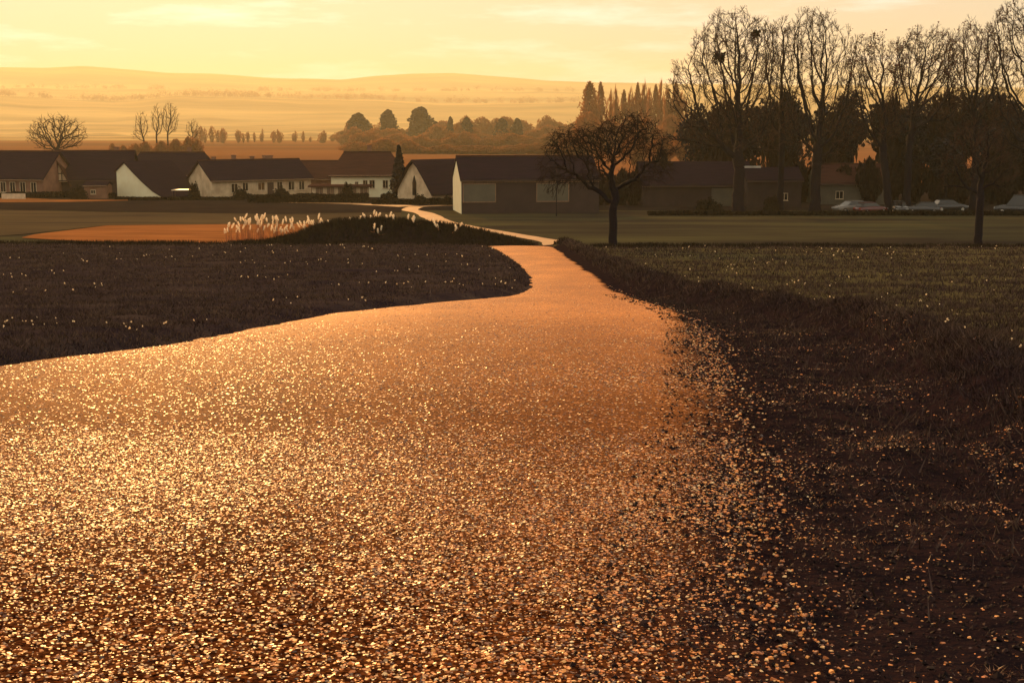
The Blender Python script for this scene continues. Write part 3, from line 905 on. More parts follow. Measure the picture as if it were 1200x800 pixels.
def leafy_tree(kind, label, cat, px, Y, h, w, seed, group=None, m=None, py=200, name=None):
    """h in metres; crown meshes are shared between alike trees."""
    cfg = {'evergreen': ('round', 2300, 0.40, M_LEAFD), 'conifer': ('cone', 3000, 0.55, M_LEAFD), 'poplar': ('column', 1500, 0.75, M_BRUSH),
           'brush': ('brush', 2600, 0.8, M_BRUSH), 'thin': ('brush', 420, 1.1, M_BRUSH), 'bush': ('bush', 1600, 0.22, M_HEDGE), 'thicket': ('brush', 1500, 0.5, M_TWIG), 'pine': ('dome', 2600, 0.8, M_LEAFD)}[kind]
    key = (kind, seed % 4)
    if key not in PROTO:
        hh, ww = {'evergreen': (12, 8), 'conifer': (12, 5), 'poplar': (16, 4), 'brush': (12, 9), 'thin': (12, 7), 'bush': (2, 3), 'thicket': (5, 4), 'pine': (14, 9)}[kind]
        cm = leafy(cfg[0], hh, ww, cfg[1], cfg[2], 100 + seed % 4 + hash(kind) % 1 * 0 + len(kind)*7)
        cm.materials.append(m or cfg[3])
        tm = None if kind == 'bush' else stem_mesh(hh*0.7, hh*0.018)
        if tm: tm.materials.append(M_BARK)
        PROTO[key] = (cm, tm, hh, ww)
    cm, tm, hh, ww = PROTO[key]
    x = X(px, Y, py)
    o = empty(name or {'evergreen': 'evergreen_tree', 'conifer': 'conifer_tree', 'poplar': 'poplar_tree', 'brush': 'woodland_tree', 'bush': 'bush', 'pine': 'pine_tree'}[kind], (x, Y, gz(x, Y) - 0.1), (seed*2.39) % 6.28)
    o.scale = (w/ww, w/ww, h/hh)
    tag(o, label, cat, group)
    link('foliage' if kind == 'bush' else 'crown', cm, None, o)
    if tm: link('trunk', tm, None, o)
    return o


def H(py_top, Y, px):
    """height of something whose top shows at picture row py_top, standing at distance Y"""
    x = X(px, Y, py_top); return at(px, py_top, Y).z - gz(x, Y)


# dense dark evergreens behind the row of bare trees
k = 0
for (px, top, w, Y) in [(808, 108, 6.5, 182), (838, 103, 7.5, 186), (872, 112, 7, 184), (903, 100, 7.5, 188), (935, 97, 7.5, 184), (966, 101, 7.5, 187), (998, 96, 8, 183), (1030, 99, 8, 187), (1060, 95, 8, 183),
                        (1092, 98, 8, 187), (1124, 94, 8.5, 183), (1156, 92, 8.5, 186), (1188, 93, 8.5, 182), (1222, 90, 9, 185), (1110, 150, 7, 172), (1165, 140, 8, 174), (1210, 150, 8, 170)]:
    leafy_tree('evergreen', 'dense dark evergreen in the belt behind the bare row', 'tree', px, Y, H(top + (k*5) % 9 - 3, Y, px), w*(0.95 + 0.08*(k % 4)), k, 'dark evergreens behind the bare trees')
    if k % 2:
        leafy_tree('thicket', 'tall bare twiggy tree mixed in among the dark evergreens', 'tree', px + 15, Y - 3, H(top + 8 + (k*7) % 20, Y, px), w*0.8, k, 'twiggy trees among the evergreens', name='twiggy_tree')
    k += 1
for q, px in enumerate(range(776, 1250, 27)):
    Y = 172 + (q*7) % 9
    leafy_tree('thicket', 'twiggy dark thicket under the evergreens behind the parked cars', 'bush', px, Y, H(178 + (q*13) % 22, Y, px), 4.2, q, 'thicket under the evergreens', name='thicket_bush')
for q, (px, top) in enumerate([(688, 206), (702, 200), (716, 203), (729, 198), (742, 201), (755, 197), (768, 202)]):
    leafy_tree('thicket', 'dark twiggy thicket closing the gap between the barn and the long shed', 'bush', px, 171, H(top, 171, px), 3.6, q, 'thicket between barn and shed', name='thicket_bush', py=240)
# pale columns of poplars in the haze
for (px, top, w, Y, kd) in [(690, 97, 13, 720, 'poplar'), (703, 97, 7, 730, 'poplar'), (697, 118, 9, 715, 'thin'), (715, 108, 6, 740, 'thin'), (721, 103, 5, 725, 'thin'), (730, 106, 6, 735, 'poplar'), (738, 101, 6, 735, 'thin'), (746, 98, 5.5, 735, 'poplar'),
                        (753, 97, 7, 745, 'thin'), (760, 104, 6, 760, 'thin'), (767, 100, 6, 730, 'poplar'), (773, 97, 6, 750, 'thin'), (781, 102, 7, 735, 'thin'), (790, 97, 7, 735, 'poplar'), (797, 106, 7, 735, 'thin')]:
    leafy_tree(kd, 'slim hazy poplar in the stand behind the apple tree', 'tree', px, Y, H(top, Y, px), w*1.2, k, 'poplars in the haze', name='poplar_tree'); k += 1
for (px, top, w, Y) in [(690, 132, 17, 640), (712, 140, 16, 650), (735, 138, 17, 640), (760, 140, 16, 650), (785, 136, 17, 630), (745, 160, 12, 420), (775, 160, 12, 430), (672, 158, 13, 620), (805, 150, 12, 420)]:
    leafy_tree('brush', 'bare brown brushwood tree at the foot of the poplars', 'tree', px, Y, H(top, Y, px), w, k, 'brushwood below the poplars'); k += 1
# three round dark pines and the smaller ones on the wood's skyline
for (px, top, w, lab) in [(421, 133, 25, 'leftmost of the three round dark pines above the village'), (456, 129, 19, 'middle one of the three round dark pines above the village'), (494, 126, 27, 'tallest and rightmost of the three round dark pines above the village')]:
    leafy_tree('pine', lab, 'tree', px, 1000, H(top, 1000, px), w*0.95, k, 'round dark pines'); k += 1
for (px, top, w) in [(528, 137, 8), (547, 138, 15), (588, 139, 16), (606, 139, 13)]:
    leafy_tree('pine', 'small flat topped pine on the skyline of the hazy wood', 'tree', px, 930, H(top, 930, px), w*0.85, k, 'flat topped pines on the wood'); k += 1
rd = random.Random(5)
for px in range(385, 700, 9):
    for (Y, top, w) in ((1080, 152, 21), (930, 160, 19), (760, 168, 16), (600, 176, 13)):
        if px < 400 and Y > 800: continue
        if 610 < px < 632 and Y > 1000: continue
        q = px + rd.uniform(-4, 4)
        tt = top - 6 + rd.uniform(-8, 6) + (12 if px < 408 else 0) - (5 if px > 500 and Y > 1000 else 0)
        leafy_tree('brush', 'bare brown woodland tree in the hazy wood behind the village', 'tree', q, Y, H(tt, Y, q), w*rd.uniform(0.7, 1.6), k, 'hazy woodland behind the village'); k += 1
# thin bare trees along the valley
rd = random.Random(8)
for q in range(34):
    px = 230 + 172*rd.random()**1.15; Y = 1120 + rd.uniform(-60, 60)
    leafy_tree('thin', 'thin pale bare tree in the hedgerow across the valley', 'tree', px, Y, H(146 + rd.random()**2*4 + rd.uniform(0, 8) + (px - 232)*0.035, Y, px), rd.uniform(3.5, 9), k, 'thin trees across the valley', name='thin_tree'); k += 1


bare('spreading_tree', 'wide spreading bare tree rising behind the leftmost farm roof', 67, 185, 330, 176, 0.42, [(67, 157, 36, 21, 420)], 41, None, None, step=0.5, rmin=0.05, noise=0.25, up=0.05, shell=3, twig=(0.8, 0.1, 3))
COPSE = 'bare copse above the farm roofs'
for (lab, px, Y, fk, ells, sd) in [('leftmost bare tree of the copse with a crown leaning left', 169, 520, 164, [(166, 148, 9, 16, 130), (160, 158, 6, 8, 40)], 42), ('middle bare tree of the copse with the straightest trunk', 184, 520, 158, [(184, 141, 8, 19, 150)], 43),
                                    ('rightmost tall bare tree of the copse with a full crown', 197, 525, 158, [(199, 140, 11, 19, 190)], 44), ('short bare tree right of the copse beside the brown thicket', 226, 540, 163, [(226, 152, 9, 11, 110)], 45)]:
    bare('copse_tree', lab, px, 175, Y, fk, 0.34, ells, sd, COPSE, None, step=0.6, rmin=0.06, noise=0.2, twig=(1.1, 0.3, 3))
for q, (px, top, w) in enumerate([(160, 168, 6), (172, 166, 7), (190, 165, 7), (207, 163, 7), (222, 160, 8), (232, 163, 6), (146, 170, 5), (133, 168, 4)]):
    leafy_tree('brush', 'low brown thicket bush at the foot of the copse', 'bush', px, 500, H(top, 500, px), w, q, 'thicket under the copse', name='thicket_bush')


# far hedgerows on the ridges: nobody could count them
def treeline(name, spans, Y, seed, label, hmin, hmax, tuft=2.2):
    rd = np.random.default_rng(seed); V = []
    for (a, b, n) in spans:
        for _ in range(n):
            px = rd.uniform(a, b); y = Y + rd.uniform(-25, 25); x = X(px, y, 120); h = rd.uniform(hmin, hmax); w = h*rd.uniform(0.5, 1.4)
            z = gz(x, y); m = 46
            c = rd.normal(0, 1, (m, 3))*np.array([w*0.4, w*0.4, h*0.24]) + np.array([x, y, z + h*0.5])
            a_ = rd.normal(0, 1, (m, 3)); a_ /= np.linalg.norm(a_, axis=1)[:, None]
            b_ = np.cross(a_, rd.normal(0, 1, (m, 3))); b_ /= np.linalg.norm(b_, axis=1)[:, None]
            V.append(np.stack([c - a_*tuft*0.5, c + b_*tuft*0.4, c + a_*tuft*0.5, c - b_*tuft*0.4], 1).reshape(-1, 3))
    v = np.concatenate(V); f = np.arange(len(v)).reshape(-1, 4)
    tag(link(name, np_mesh(name, v, f), M_BRUSH), label, kind='stuff')


treeline('treeline', [(-60, 60, 40), (85, 140, 20), (140, 210, 24), (215, 300, 50), (300, 430, 30), (430, 560, 26), (560, 700, 36), (700, 1300, 60)], 4590, 3, 'faint line of trees along the nearest ridge', 12, 26, 4.0)
treeline('far_woods', [(-60, 200, 30), (300, 700, 60)], 6190, 4, 'pale blurred woods on the second ridge', 12, 24, 5.5)


# ------------------------------------------------------------------ buildings
def window(par, face, u, z, w, h, L, name='window', m=M_TRIM, pane=M_GLASS, bars=True):
    """face 'f' front (y=0) or 'l' left gable (x=-L/2) or 'r' right gable"""
    def P(a, d, zz):
        return {'f': (a, -d, zz), 'l': (-L/2 - d, -a, zz), 'r': (L/2 + d, a, zz)}[face]
    def bx(mb, a0, a1, d0, d1, z0, z1):
        p, q = P(a0, d0, z0), P(a1, d1, z1)
        mb.box(tuple(min(s, t) for s, t in zip(p, q)), tuple(max(s, t) for s, t in zip(p, q)))
    t = 0.07
    fr = MB()
    bx(fr, u-w/2, u-w/2+t, -0.05, 0.05, z, z+h); bx(fr, u+w/2-t, u+w/2, -0.05, 0.05, z, z+h)
    bx(fr, u-w/2+t, u+w/2-t, -0.05, 0.045, z+h-t, z+h); bx(fr, u-w/2+t, u+w/2-t, -0.05, 0.045, z, z+t)
    if bars: bx(fr, u-0.025, u+0.025, -0.03, 0.04, z+t, z+h-t)
    fo = fr.build(name, m, par)
    pn = MB(); bx(pn, u-w/2+t, u+w/2-t, -0.04, 0.015, z+t, z+h-t); pn.build('pane', pane, fo)
    sl_ = MB(); bx(sl_, u-w/2-0.06, u+w/2+0.06, -0.03, 0.11, z-0.06, z-0.005); sl_.build('sill', m, fo)
    return fo


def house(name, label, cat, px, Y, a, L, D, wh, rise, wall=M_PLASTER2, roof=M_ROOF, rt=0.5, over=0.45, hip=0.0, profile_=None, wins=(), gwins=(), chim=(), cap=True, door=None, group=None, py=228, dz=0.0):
    x = X(px, Y, py)
    o = empty(name, (x, Y, gz(x, Y) + dz), R(a)); tag(o, label, cat, group)
    w, rf = MB(), MB()
    t = 0.22
    if hip:
        w.box((-L/2, 0, -1.2), (L/2, D, wh)); w.build('wall', wall, o)
        e = over; zb = wh - e*rise/(D/2)
        A = [(-L/2-e, -e, zb), (L/2+e, -e, zb), (L/2+e, D+e, zb), (-L/2-e, D+e, zb)]
        r1, r2 = (-L/2+hip, D/2, wh+rise), (L/2-hip, D/2, wh+rise)
        rf.add(A + [r1, r2] + [(p[0], p[1], p[2]-0.12) for p in A],
               [(0, 1, 5, 4), (1, 2, 5), (2, 3, 4, 5), (3, 0, 4), (9, 8, 7, 6), (0, 6, 7, 1), (1, 7, 8, 2), (2, 8, 9, 3), (3, 9, 6, 0)])
        ro = rf.build('roof', roof, o)
    else:
        pr = profile_ or [(0, wh), (D*rt, wh+rise), (D, wh)]
        w.prism_x([(pr[0][0], -1.2)] + [(p[0], p[1]) for p in pr] + [(pr[-1][0], -1.2)], -L/2, L/2); w.build('wall', wall, o)
        q = list(pr)
        d0 = Vector((q[0][0]-q[1][0], q[0][1]-q[1][1])).normalized()*over; d1 = Vector((q[-1][0]-q[-2][0], q[-1][1]-q[-2][1])).normalized()*over
        q[0] = (q[0][0]+d0.x, q[0][1]+d0.y); q[-1] = (q[-1][0]+d1.x, q[-1][1]+d1.y)
        n = len(q); xs = (-L/2-over*0.7, L/2+over*0.7)
        top = [(xx_, y, z+t+0.012) for xx_ in xs for y, z in q]; bot = [(xx_, y, z+0.012) for xx_ in xs for y, z in q]
        F = []
        for i_ in range(n-1):
            F += [(i_, n+i_, n+i_+1, i_+1), (2*n+i_, 2*n+i_+1, 3*n+i_+1, 3*n+i_), (i_, i_+1, 2*n+i_+1, 2*n+i_), (n+i_+1, n+i_, 3*n+i_, 3*n+i_+1)]
        F += [(0, 2*n, 3*n, n), (n-1, 2*n-1, 4*n-1, 3*n-1)]
        rf.add(top+bot, F)
        ro = rf.build('roof', roof, o)
        r1 = max(pr, key=lambda p: p[1])
        r1, r2 = (-L/2-over*0.7, r1[0], r1[1]+t), (L/2+over*0.7, r1[0], r1[1]+t)
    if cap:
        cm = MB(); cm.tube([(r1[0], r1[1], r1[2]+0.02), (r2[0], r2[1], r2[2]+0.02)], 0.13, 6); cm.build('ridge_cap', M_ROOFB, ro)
    for (u, hgt, cw) in chim:
        c = MB(); c.box((u-cw/2, r1[1]-cw/2+0.5, r1[2]-1.0), (u+cw/2, r1[1]+cw/2+0.5, r1[2]+hgt)); c.box((u-cw/2-0.07, r1[1]-cw/2+0.43, r1[2]+hgt), (u+cw/2+0.07, r1[1]+cw/2+0.57, r1[2]+hgt+0.1))
        c.build('chimney', M_PINK, ro)
    for (u, z, ww, hh) in wins: window(o, 'f', u, z, ww, hh, L)
    for (u, z, ww, hh) in gwins: window(o, 'l', u, z, ww, hh, L)
    if door:
        u, ww, hh = door
        d = MB(); d.box((u-ww/2, -0.05, 0.02), (u+ww/2, 0.04, hh)); do = d.build('door', M_DWOOD, o)
        k_ = MB(); k_.box((u+ww/2-0.16, -0.11, hh*0.45), (u+ww/2-0.06, -0.05, hh*0.45+0.12)); k_.build('handle', M_METAL, do)
    # gutter along the front eave
    if not profile_:
        gm = MB(); gm.tube([(-L/2-over*0.6, -over-0.07, wh-over*rise/(D*rt)+0.05), (L/2+over*0.6, -over-0.07, wh-over*rise/(D*rt)+0.05)], 0.07, 6); gm.build('gutter', M_DWOOD if wall in (M_DWALL, M_GREEN) else M_WOOD, ro)
    return o


# the barn beside the lane
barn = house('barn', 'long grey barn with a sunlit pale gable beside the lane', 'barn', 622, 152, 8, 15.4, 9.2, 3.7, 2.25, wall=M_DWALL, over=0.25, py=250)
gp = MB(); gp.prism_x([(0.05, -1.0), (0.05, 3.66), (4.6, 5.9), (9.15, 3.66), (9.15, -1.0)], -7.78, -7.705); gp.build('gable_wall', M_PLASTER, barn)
for u0 in (-5.75, 2.45):
    d = MB(); d.box((u0-1.75, -0.09, 1.35), (u0+1.75, 0.02, 3.25)); do = d.build('shutter_panel', M_GREEN, barn)
    f_ = MB()
    for (a0, a1, z0, z1) in ((u0-1.85, u0-1.75, 1.25, 3.35), (u0+1.75, u0+1.85, 1.25, 3.35), (u0-1.75, u0+1.75, 3.25, 3.35), (u0-1.75, u0+1.75, 1.25, 1.35)):
        f_.box((a0, -0.11, z0), (a1, 0.02, z1))
    f_.build('frame', M_WOOD, do)
hb = MB(); hb.box((-7.69, -0.05, 3.42), (7.69, 0.0, 3.6)); hb.build('eave_board', M_WOOD, barn)

# house with bell shaped gable left of the barn
hh_ = house('gabled_house', 'small house with a pointed dark window in its rounded pale gable, left of the barn', 'house', 537, 176, 42, 8.5, 7.2, 2.3, 3.0, wall=M_PLASTER2, roof=M_ROOF, over=0.7, rt=0.5,
            profile_=[(0, 1.6), (1.2, 3.0), (2.6, 4.55), (3.6, 5.3), (4.6, 4.55), (6.0, 3.0), (7.2, 1.6)], cap=False)
gm_ = MB(); gm_.add([(-4.36, -(-3.95), 1.0), (-4.36, 3.25, 1.0), (-4.36, 3.25, 2.6), (-4.36, 3.6, 3.5), (-4.36, 3.95, 2.6), (-4.24, 3.95, 1.0), (-4.24, 3.25, 1.0), (-4.24, 3.25, 2.6), (-4.24, 3.6, 3.5), (-4.24, 3.95, 2.6)],
                    [(0, 1, 2, 3, 4), (9, 8, 7, 6, 5), (0, 5, 6, 1), (1, 6, 7, 2), (2, 7, 8, 3), (3, 8, 9, 4), (4, 9, 5, 0)])
gm_.build('pointed_window', M_GLASS, hh_)

# main house with hipped roof
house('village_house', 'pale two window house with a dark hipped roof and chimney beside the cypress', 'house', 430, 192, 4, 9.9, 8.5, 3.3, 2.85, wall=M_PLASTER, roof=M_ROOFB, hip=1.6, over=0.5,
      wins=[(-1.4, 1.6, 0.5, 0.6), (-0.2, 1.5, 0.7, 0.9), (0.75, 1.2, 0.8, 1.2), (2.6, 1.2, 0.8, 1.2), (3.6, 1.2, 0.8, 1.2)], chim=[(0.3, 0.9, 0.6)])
# flat roofed annex with board wall
ax = empty('annex', (X(400, 183, 226), 183, gz(X(400, 183, 226), 183)), R(3)); tag(ax, 'low flat roofed annex with pale upright boards between the long house and the main house', 'shed')
m_ = MB(); m_.box((-3.9, 0, -0.8), (3.5, 3.5, 1.75)); m_.build('wall', M_PLASTER2, ax)
for q in range(15):
    b_ = MB(); b_.box((-3.86+q*0.49, -0.06, 0.0), (-3.86+q*0.49+0.45, 0.0, 1.7)); b_.build('plank', M_WOOD if q % 3 else M_PLASTER2, ax)
m_ = MB(); m_.box((-4.4, -0.5, 1.76), (4.0, 3.9, 1.95)); m_.build('roof', M_ROOFB, ax)

# long low house
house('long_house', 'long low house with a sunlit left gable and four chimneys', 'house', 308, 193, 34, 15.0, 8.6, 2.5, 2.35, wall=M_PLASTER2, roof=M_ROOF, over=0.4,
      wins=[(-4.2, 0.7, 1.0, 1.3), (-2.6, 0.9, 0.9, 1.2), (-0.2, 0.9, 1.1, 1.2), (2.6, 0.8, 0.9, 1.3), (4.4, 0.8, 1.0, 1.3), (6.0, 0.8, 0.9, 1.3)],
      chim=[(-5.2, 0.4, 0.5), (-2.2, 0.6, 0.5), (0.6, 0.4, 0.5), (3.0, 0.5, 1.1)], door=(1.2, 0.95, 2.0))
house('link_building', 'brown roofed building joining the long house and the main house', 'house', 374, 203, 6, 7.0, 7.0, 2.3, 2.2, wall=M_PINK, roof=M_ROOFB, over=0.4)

# white gable house with a roof sweeping to the ground
house('white_house', 'house with a bright white end wall and a roof sweeping to the ground', 'house', 220, 191, 58, 8.6, 9.4, 3.0, 2.0, wall=M_PLASTER, roof=M_ROOF, over=0.25,
      profile_=[(0.2, 0.1), (2.2, 0.95), (4.2, 2.2), (6.0, 3.5), (7.6, 4.75), (9.3, 3.6)], cap=False)
house('big_roof_house', 'large dark hipped roof behind the white house', 'house', 196, 214, 3, 13.0, 11, 2.6, 3.2, wall=M_PINK, roof=M_ROOF, hip=1.4, over=0.5, chim=[(2.6, 0.7, 0.6)])
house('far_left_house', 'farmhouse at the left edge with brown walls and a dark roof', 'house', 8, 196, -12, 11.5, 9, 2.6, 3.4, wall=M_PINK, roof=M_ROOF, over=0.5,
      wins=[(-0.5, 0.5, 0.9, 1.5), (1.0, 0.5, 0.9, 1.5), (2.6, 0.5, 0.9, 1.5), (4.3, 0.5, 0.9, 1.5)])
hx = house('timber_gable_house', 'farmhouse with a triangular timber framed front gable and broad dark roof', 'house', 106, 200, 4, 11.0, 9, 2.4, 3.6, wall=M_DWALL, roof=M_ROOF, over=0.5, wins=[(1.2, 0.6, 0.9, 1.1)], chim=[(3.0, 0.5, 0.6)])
# front gable on it
fx = -4.4
m_ = MB(); m_.add([(fx-1.4, -0.6, 1.9), (fx+1.4, -0.6, 1.9), (fx, -0.6, 4.9), (fx-1.4, 3.5, 1.9), (fx+1.4, 3.5, 1.9), (fx, 4.1, 4.9)], [(0, 1, 2), (1, 4, 5, 2), (0, 2, 5, 3), (0, 3, 4, 1), (3, 5, 4)])
m_.build('front_gable', M_PLASTER2, hx)
m_ = MB()
for s in (-1, 1):
    m_.slab([(fx+s*1.8, -1.0, 1.35), (fx+s*1.8, 4.4, 1.35), (fx, 4.4, 5.15), (fx, -1.0, 5.15)][::s], 0.15)
m_.build('gable_roof', M_ROOFB, hx)
for (x0, z0, x1, z1) in ((-1.3, 2.05, 1.3, 2.05), (-0.8, 3.1, 0.8, 3.1), (0, 1.95, 0, 4.7), (-0.6, 1.95, -0.6, 3.4), (0.6, 1.95, 0.6, 3.4)):
    m_ = MB(); m_.tube([(fx+x0, -0.64, z0), (fx+x1, -0.64, z1)], 0.07, 4); m_.build('timber', M_DWOOD, hx)
house('outbuilding', 'small brown outbuilding between the timber gable house and the white house', 'shed', 112, 188, 2, 3.0, 3, 1.7, 0.35, wall=M_PINK, roof=M_ROOF, over=0.2, cap=False, wins=[(-0.3, 0.6, 0.7, 0.6)])
cp = empty('carport', (X(212, 186, 226), 186, gz(X(212, 186, 226), 186)), R(3)); tag(cp, 'low carport with a pale flat roof right of the white house', 'carport')
m_ = MB(); m_.box((-1.3, 0, 1.15), (1.3, 2.2, 1.27)); m_.build('roof', M_TRIM, cp)
for sx in (-1.2, 1.2):
    for sy in (0.1, 2.1):
        m_ = MB(); m_.box((sx-0.05, sy-0.05, -0.6), (sx+0.05, sy+0.05, 1.14)); m_.build('post', M_DWOOD, cp)
lw = MB(); x0 = X(-5, 184, 226); lw.box((0, 0, -0.6), (3.2, 0.2, 0.75)); lo = lw.build('low_wall', M_TRIM); lo.location = (x0, 186, gz(x0, 186)); tag(lo, 'short pale wall before the farmhouse at the left edge', 'wall')

# buildings on the right behind the trees
sh = house('long_shed', 'long dark shed with a lighter garage door behind the mistletoe tree', 'shed', 818, 168, 2, 13.5, 9, 2.6, 2.5, wall=M_DWALL, roof=M_ROOF, over=0.4, py=247, cap=False)
d = MB(); d.box((1.6, -0.09, 0.0), (5.6, 0.02, 2.2)); do = d.build('garage_door', M_GREEN, sh)
for q in range(5):
    b_ = MB(); b_.box((1.63, -0.115, 0.03+q*0.435), (5.57, -0.09, 0.43+q*0.435)); b_.build('panel', M_GREEN, do)
ms = house('metal_roofed_shed', 'low shed with a bright metal eave right of the mistletoe tree trunk', 'shed', 907, 166, 3, 6.6, 5, 3.2, 1.3, wall=M_DWALL, roof=M_ROOF, over=0.3, py=246, cap=False, wins=[(1.2, 0.8, 0.9, 0.9)])
m_ = MB(); m_.box((-3.3, 2.3, 4.62), (-1.2, 2.75, 4.86)); m_.build('roof_light', M_METAL, ms)
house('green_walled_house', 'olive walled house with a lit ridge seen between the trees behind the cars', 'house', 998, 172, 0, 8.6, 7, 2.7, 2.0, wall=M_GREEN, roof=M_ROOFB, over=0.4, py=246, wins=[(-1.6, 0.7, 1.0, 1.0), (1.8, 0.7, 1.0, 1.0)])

# shrubs and hedges round the houses
leafy_tree('conifer', 'dark pointed cypress beside the main house', 'tree', 468, 186, H(170, 186, 468), 3.4, 2, name='cypress_tree', py=226)
for (px, Y, h, w, lab) in [(407, 181, 2.3, 1.8, 'round dark bush in front of the annex boards'), (492, 172, 1.3, 2.0, 'small dark bush at the left corner of the rounded gable'), (479, 184, 1.8, 2.4, 'dark shrub right of the cypress foot'),
                           (455, 184, 1.1, 2.2, 'low shrub at the foot of the main house wall'), (228, 186, 2.2, 1.6, 'shrub between the carport and the long house gable'), (282, 188, 1.5, 2.0, 'shrub under the left windows of the long house'),
                           (330, 187, 1.6, 2.2, 'shrub at the middle of the long house wall'), (92, 186, 1.8, 2.2, 'bush left of the small outbuilding'), (524, 170, 1.2, 1.8, 'low bush between the rounded gable and the barn'),
                           (830, 158, 1.4, 3.0, 'twiggy bush before the long shed'), (905, 160, 1.6, 2.0, 'bush at the corner of the metal roofed shed')]:
    leafy_tree('bush', lab, 'bush', px, Y, h, w, px, None, py=232)


def hedge(label, px0, px1, Y, h, d, n, seed):
    rd = np.random.default_rng(seed)
    x0, x1 = X(px0, Y, 232), X(px1, Y, 232)
    p = np.stack([rd.uniform(x0, x1, n), Y + d*(rd.random(n)-0.5), rd.random(n)**0.6*h], -1)
    p[:, 2] *= 0.85 + 0.3*vnoise(p[:, 0]*0.7, p[:, 1]*0.1 + seed)
    p[:, 2] += g(p[:, 0], p[:, 1])
    a = rd.normal(0, 1, (n, 3)); a /= np.linalg.norm(a, axis=1)[:, None]
    b = np.cross(a, rd.normal(0, 1, (n, 3))); b /= np.linalg.norm(b, axis=1)[:, None]
    s = 0.2
    o = np.array([(x0+x1)/2, Y, gz((x0+x1)/2, Y)])
    v = np.stack([p-a*s, p+b*s*0.6, p+a*s, p-b*s*0.6], 1).reshape(-1, 3) - o
    ob = link('hedge', np_mesh('hedge', v, np.arange(n*4).reshape(-1, 4)), M_HEDGE); ob.location = o
    return tag(ob, label, 'hedge', 'hedges round the village')


hedge('dark hedge along the street before the long house and annex', 290, 432, 176, 1.25, 1.2, 4200, 1)
hedge('dark hedge before the farmhouses at the left edge', -30, 135, 189.5, 0.9, 1.2, 3600, 2)
hedge('low hedge under the white end wall', 135, 285, 184, 0.4, 1.0, 3000, 3)
hedge('low hedge between the cypress and the barn', 436, 530, 172, 0.8, 1.0, 2600, 4)
hedge('long dark hedge between the meadow and the parked cars', 760, 1260, 147.5, 0.5, 1.2, 8000, 5)


# ------------------------------------------------------------------ cars
def car(label, px, Y, rz, paint, scale=1.0, tall=False, name='parked_car'):
    x = X(px, Y, 250)
    o = empty(name, (x, Y, gz(x, Y) + 0.02), R(rz)); o.scale = (scale,)*3
    tag(o, label, 'car', 'cars parked behind the hedge')
    zr = 1.95 if tall else 1.42
    st = [(-2.1, 0.42, 0.66, 0.78), (-2.0, 0.25, 0.80, 0.84), (-1.2, 0.2, 0.92, 0.87), (0, 0.2, 0.94, 0.88), (1.2, 0.2, 0.90, 0.86), (1.95, 0.25, 0.74, 0.80), (2.1, 0.4, 0.6, 0.7)]
    b = MB(); V, F = [], []
    for (xx_, z0, z1, wy) in st:
        V += [(xx_, -wy*0.9, z0), (xx_, -wy, z0+0.15), (xx_, -wy, z1-0.12), (xx_, -wy*0.88, z1), (xx_, wy*0.88, z1), (xx_, wy, z1-0.12), (xx_, wy, z0+0.15), (xx_, wy*0.9, z0)]
    for i_ in range(len(st)-1):
        for k_ in range(8): F.append((i_*8+k_, i_*8+(k_+1) % 8, i_*8+8+(k_+1) % 8, i_*8+8+k_))
    F += [tuple(range(7, -1, -1)), tuple(range(48, 56))]
    b.add(V, F); b.build('body', M_CARS[paint], o, True)
    rear = -1.95 if tall else -1.75
    gl = MB(); gl.add([(rear, -0.76, 0.9), (0.95, -0.76, 0.9), (0.95, 0.76, 0.9), (rear, 0.76, 0.9), (rear+0.35, -0.60, zr-0.06), (0.25, -0.60, zr-0.06), (0.25, 0.60, zr-0.06), (rear+0.35, 0.60, zr-0.06)],
                      [(0, 1, 5, 4), (1, 2, 6, 5), (2, 3, 7, 6), (3, 0, 4, 7), (4, 5, 6, 7)]); gl.build('glazing', M_GLASS, o)
    rf = MB(); rf.box((rear+0.33, -0.62, zr-0.055), (0.27, 0.62, zr)); rf.build('roof', M_CARS[paint], o)
    for sx in (-1.3, 1.3):
        for sy in (-0.8, 0.8):
            w = MB(); w.disc((sx, sy, 0.31), 0.31, 'y', 0.2); wo = w.build('wheel', M_TYRE, o, False)
            r_ = MB(); r_.disc((sx, sy + (0.012 if sy > 0 else -0.012), 0.31), 0.18, 'y', 0.2); r_.build('rim', M_METAL, wo)
    for sy in (-0.56, 0.56):
        h_ = MB(); h_.box((2.0, sy-0.16, 0.56), (2.115, sy+0.16, 0.7)); h_.build('headlight', M_LAMP, o)
        h_ = MB(); h_.box((-2.115, sy-0.14, 0.62), (-2.0, sy+0.14, 0.76)); h_.build('taillight', M_REDLENS, o)
    return o


car('pale estate car behind the hedge right of the broad bare trunk', 996, 153, -158, 'white', 0.95)
car('small red car behind the pale estate car', 1020, 151, 25, 'red', 0.9)
car('dark car facing the meadow between the two close trunks', 1053, 152, -95, 'dark', 0.95)
car('dark grey car half hidden by the goblet tree trunk', 1080, 151.5, 175, 'silver', 0.9)
car('low grey car parked left of the meadow edge tree', 1112, 156, 5, 'silver', 0.95)
car('tall dark van at the right edge of the row', 1190, 150, 160, 'dark', 1.08, True, 'parked_van')


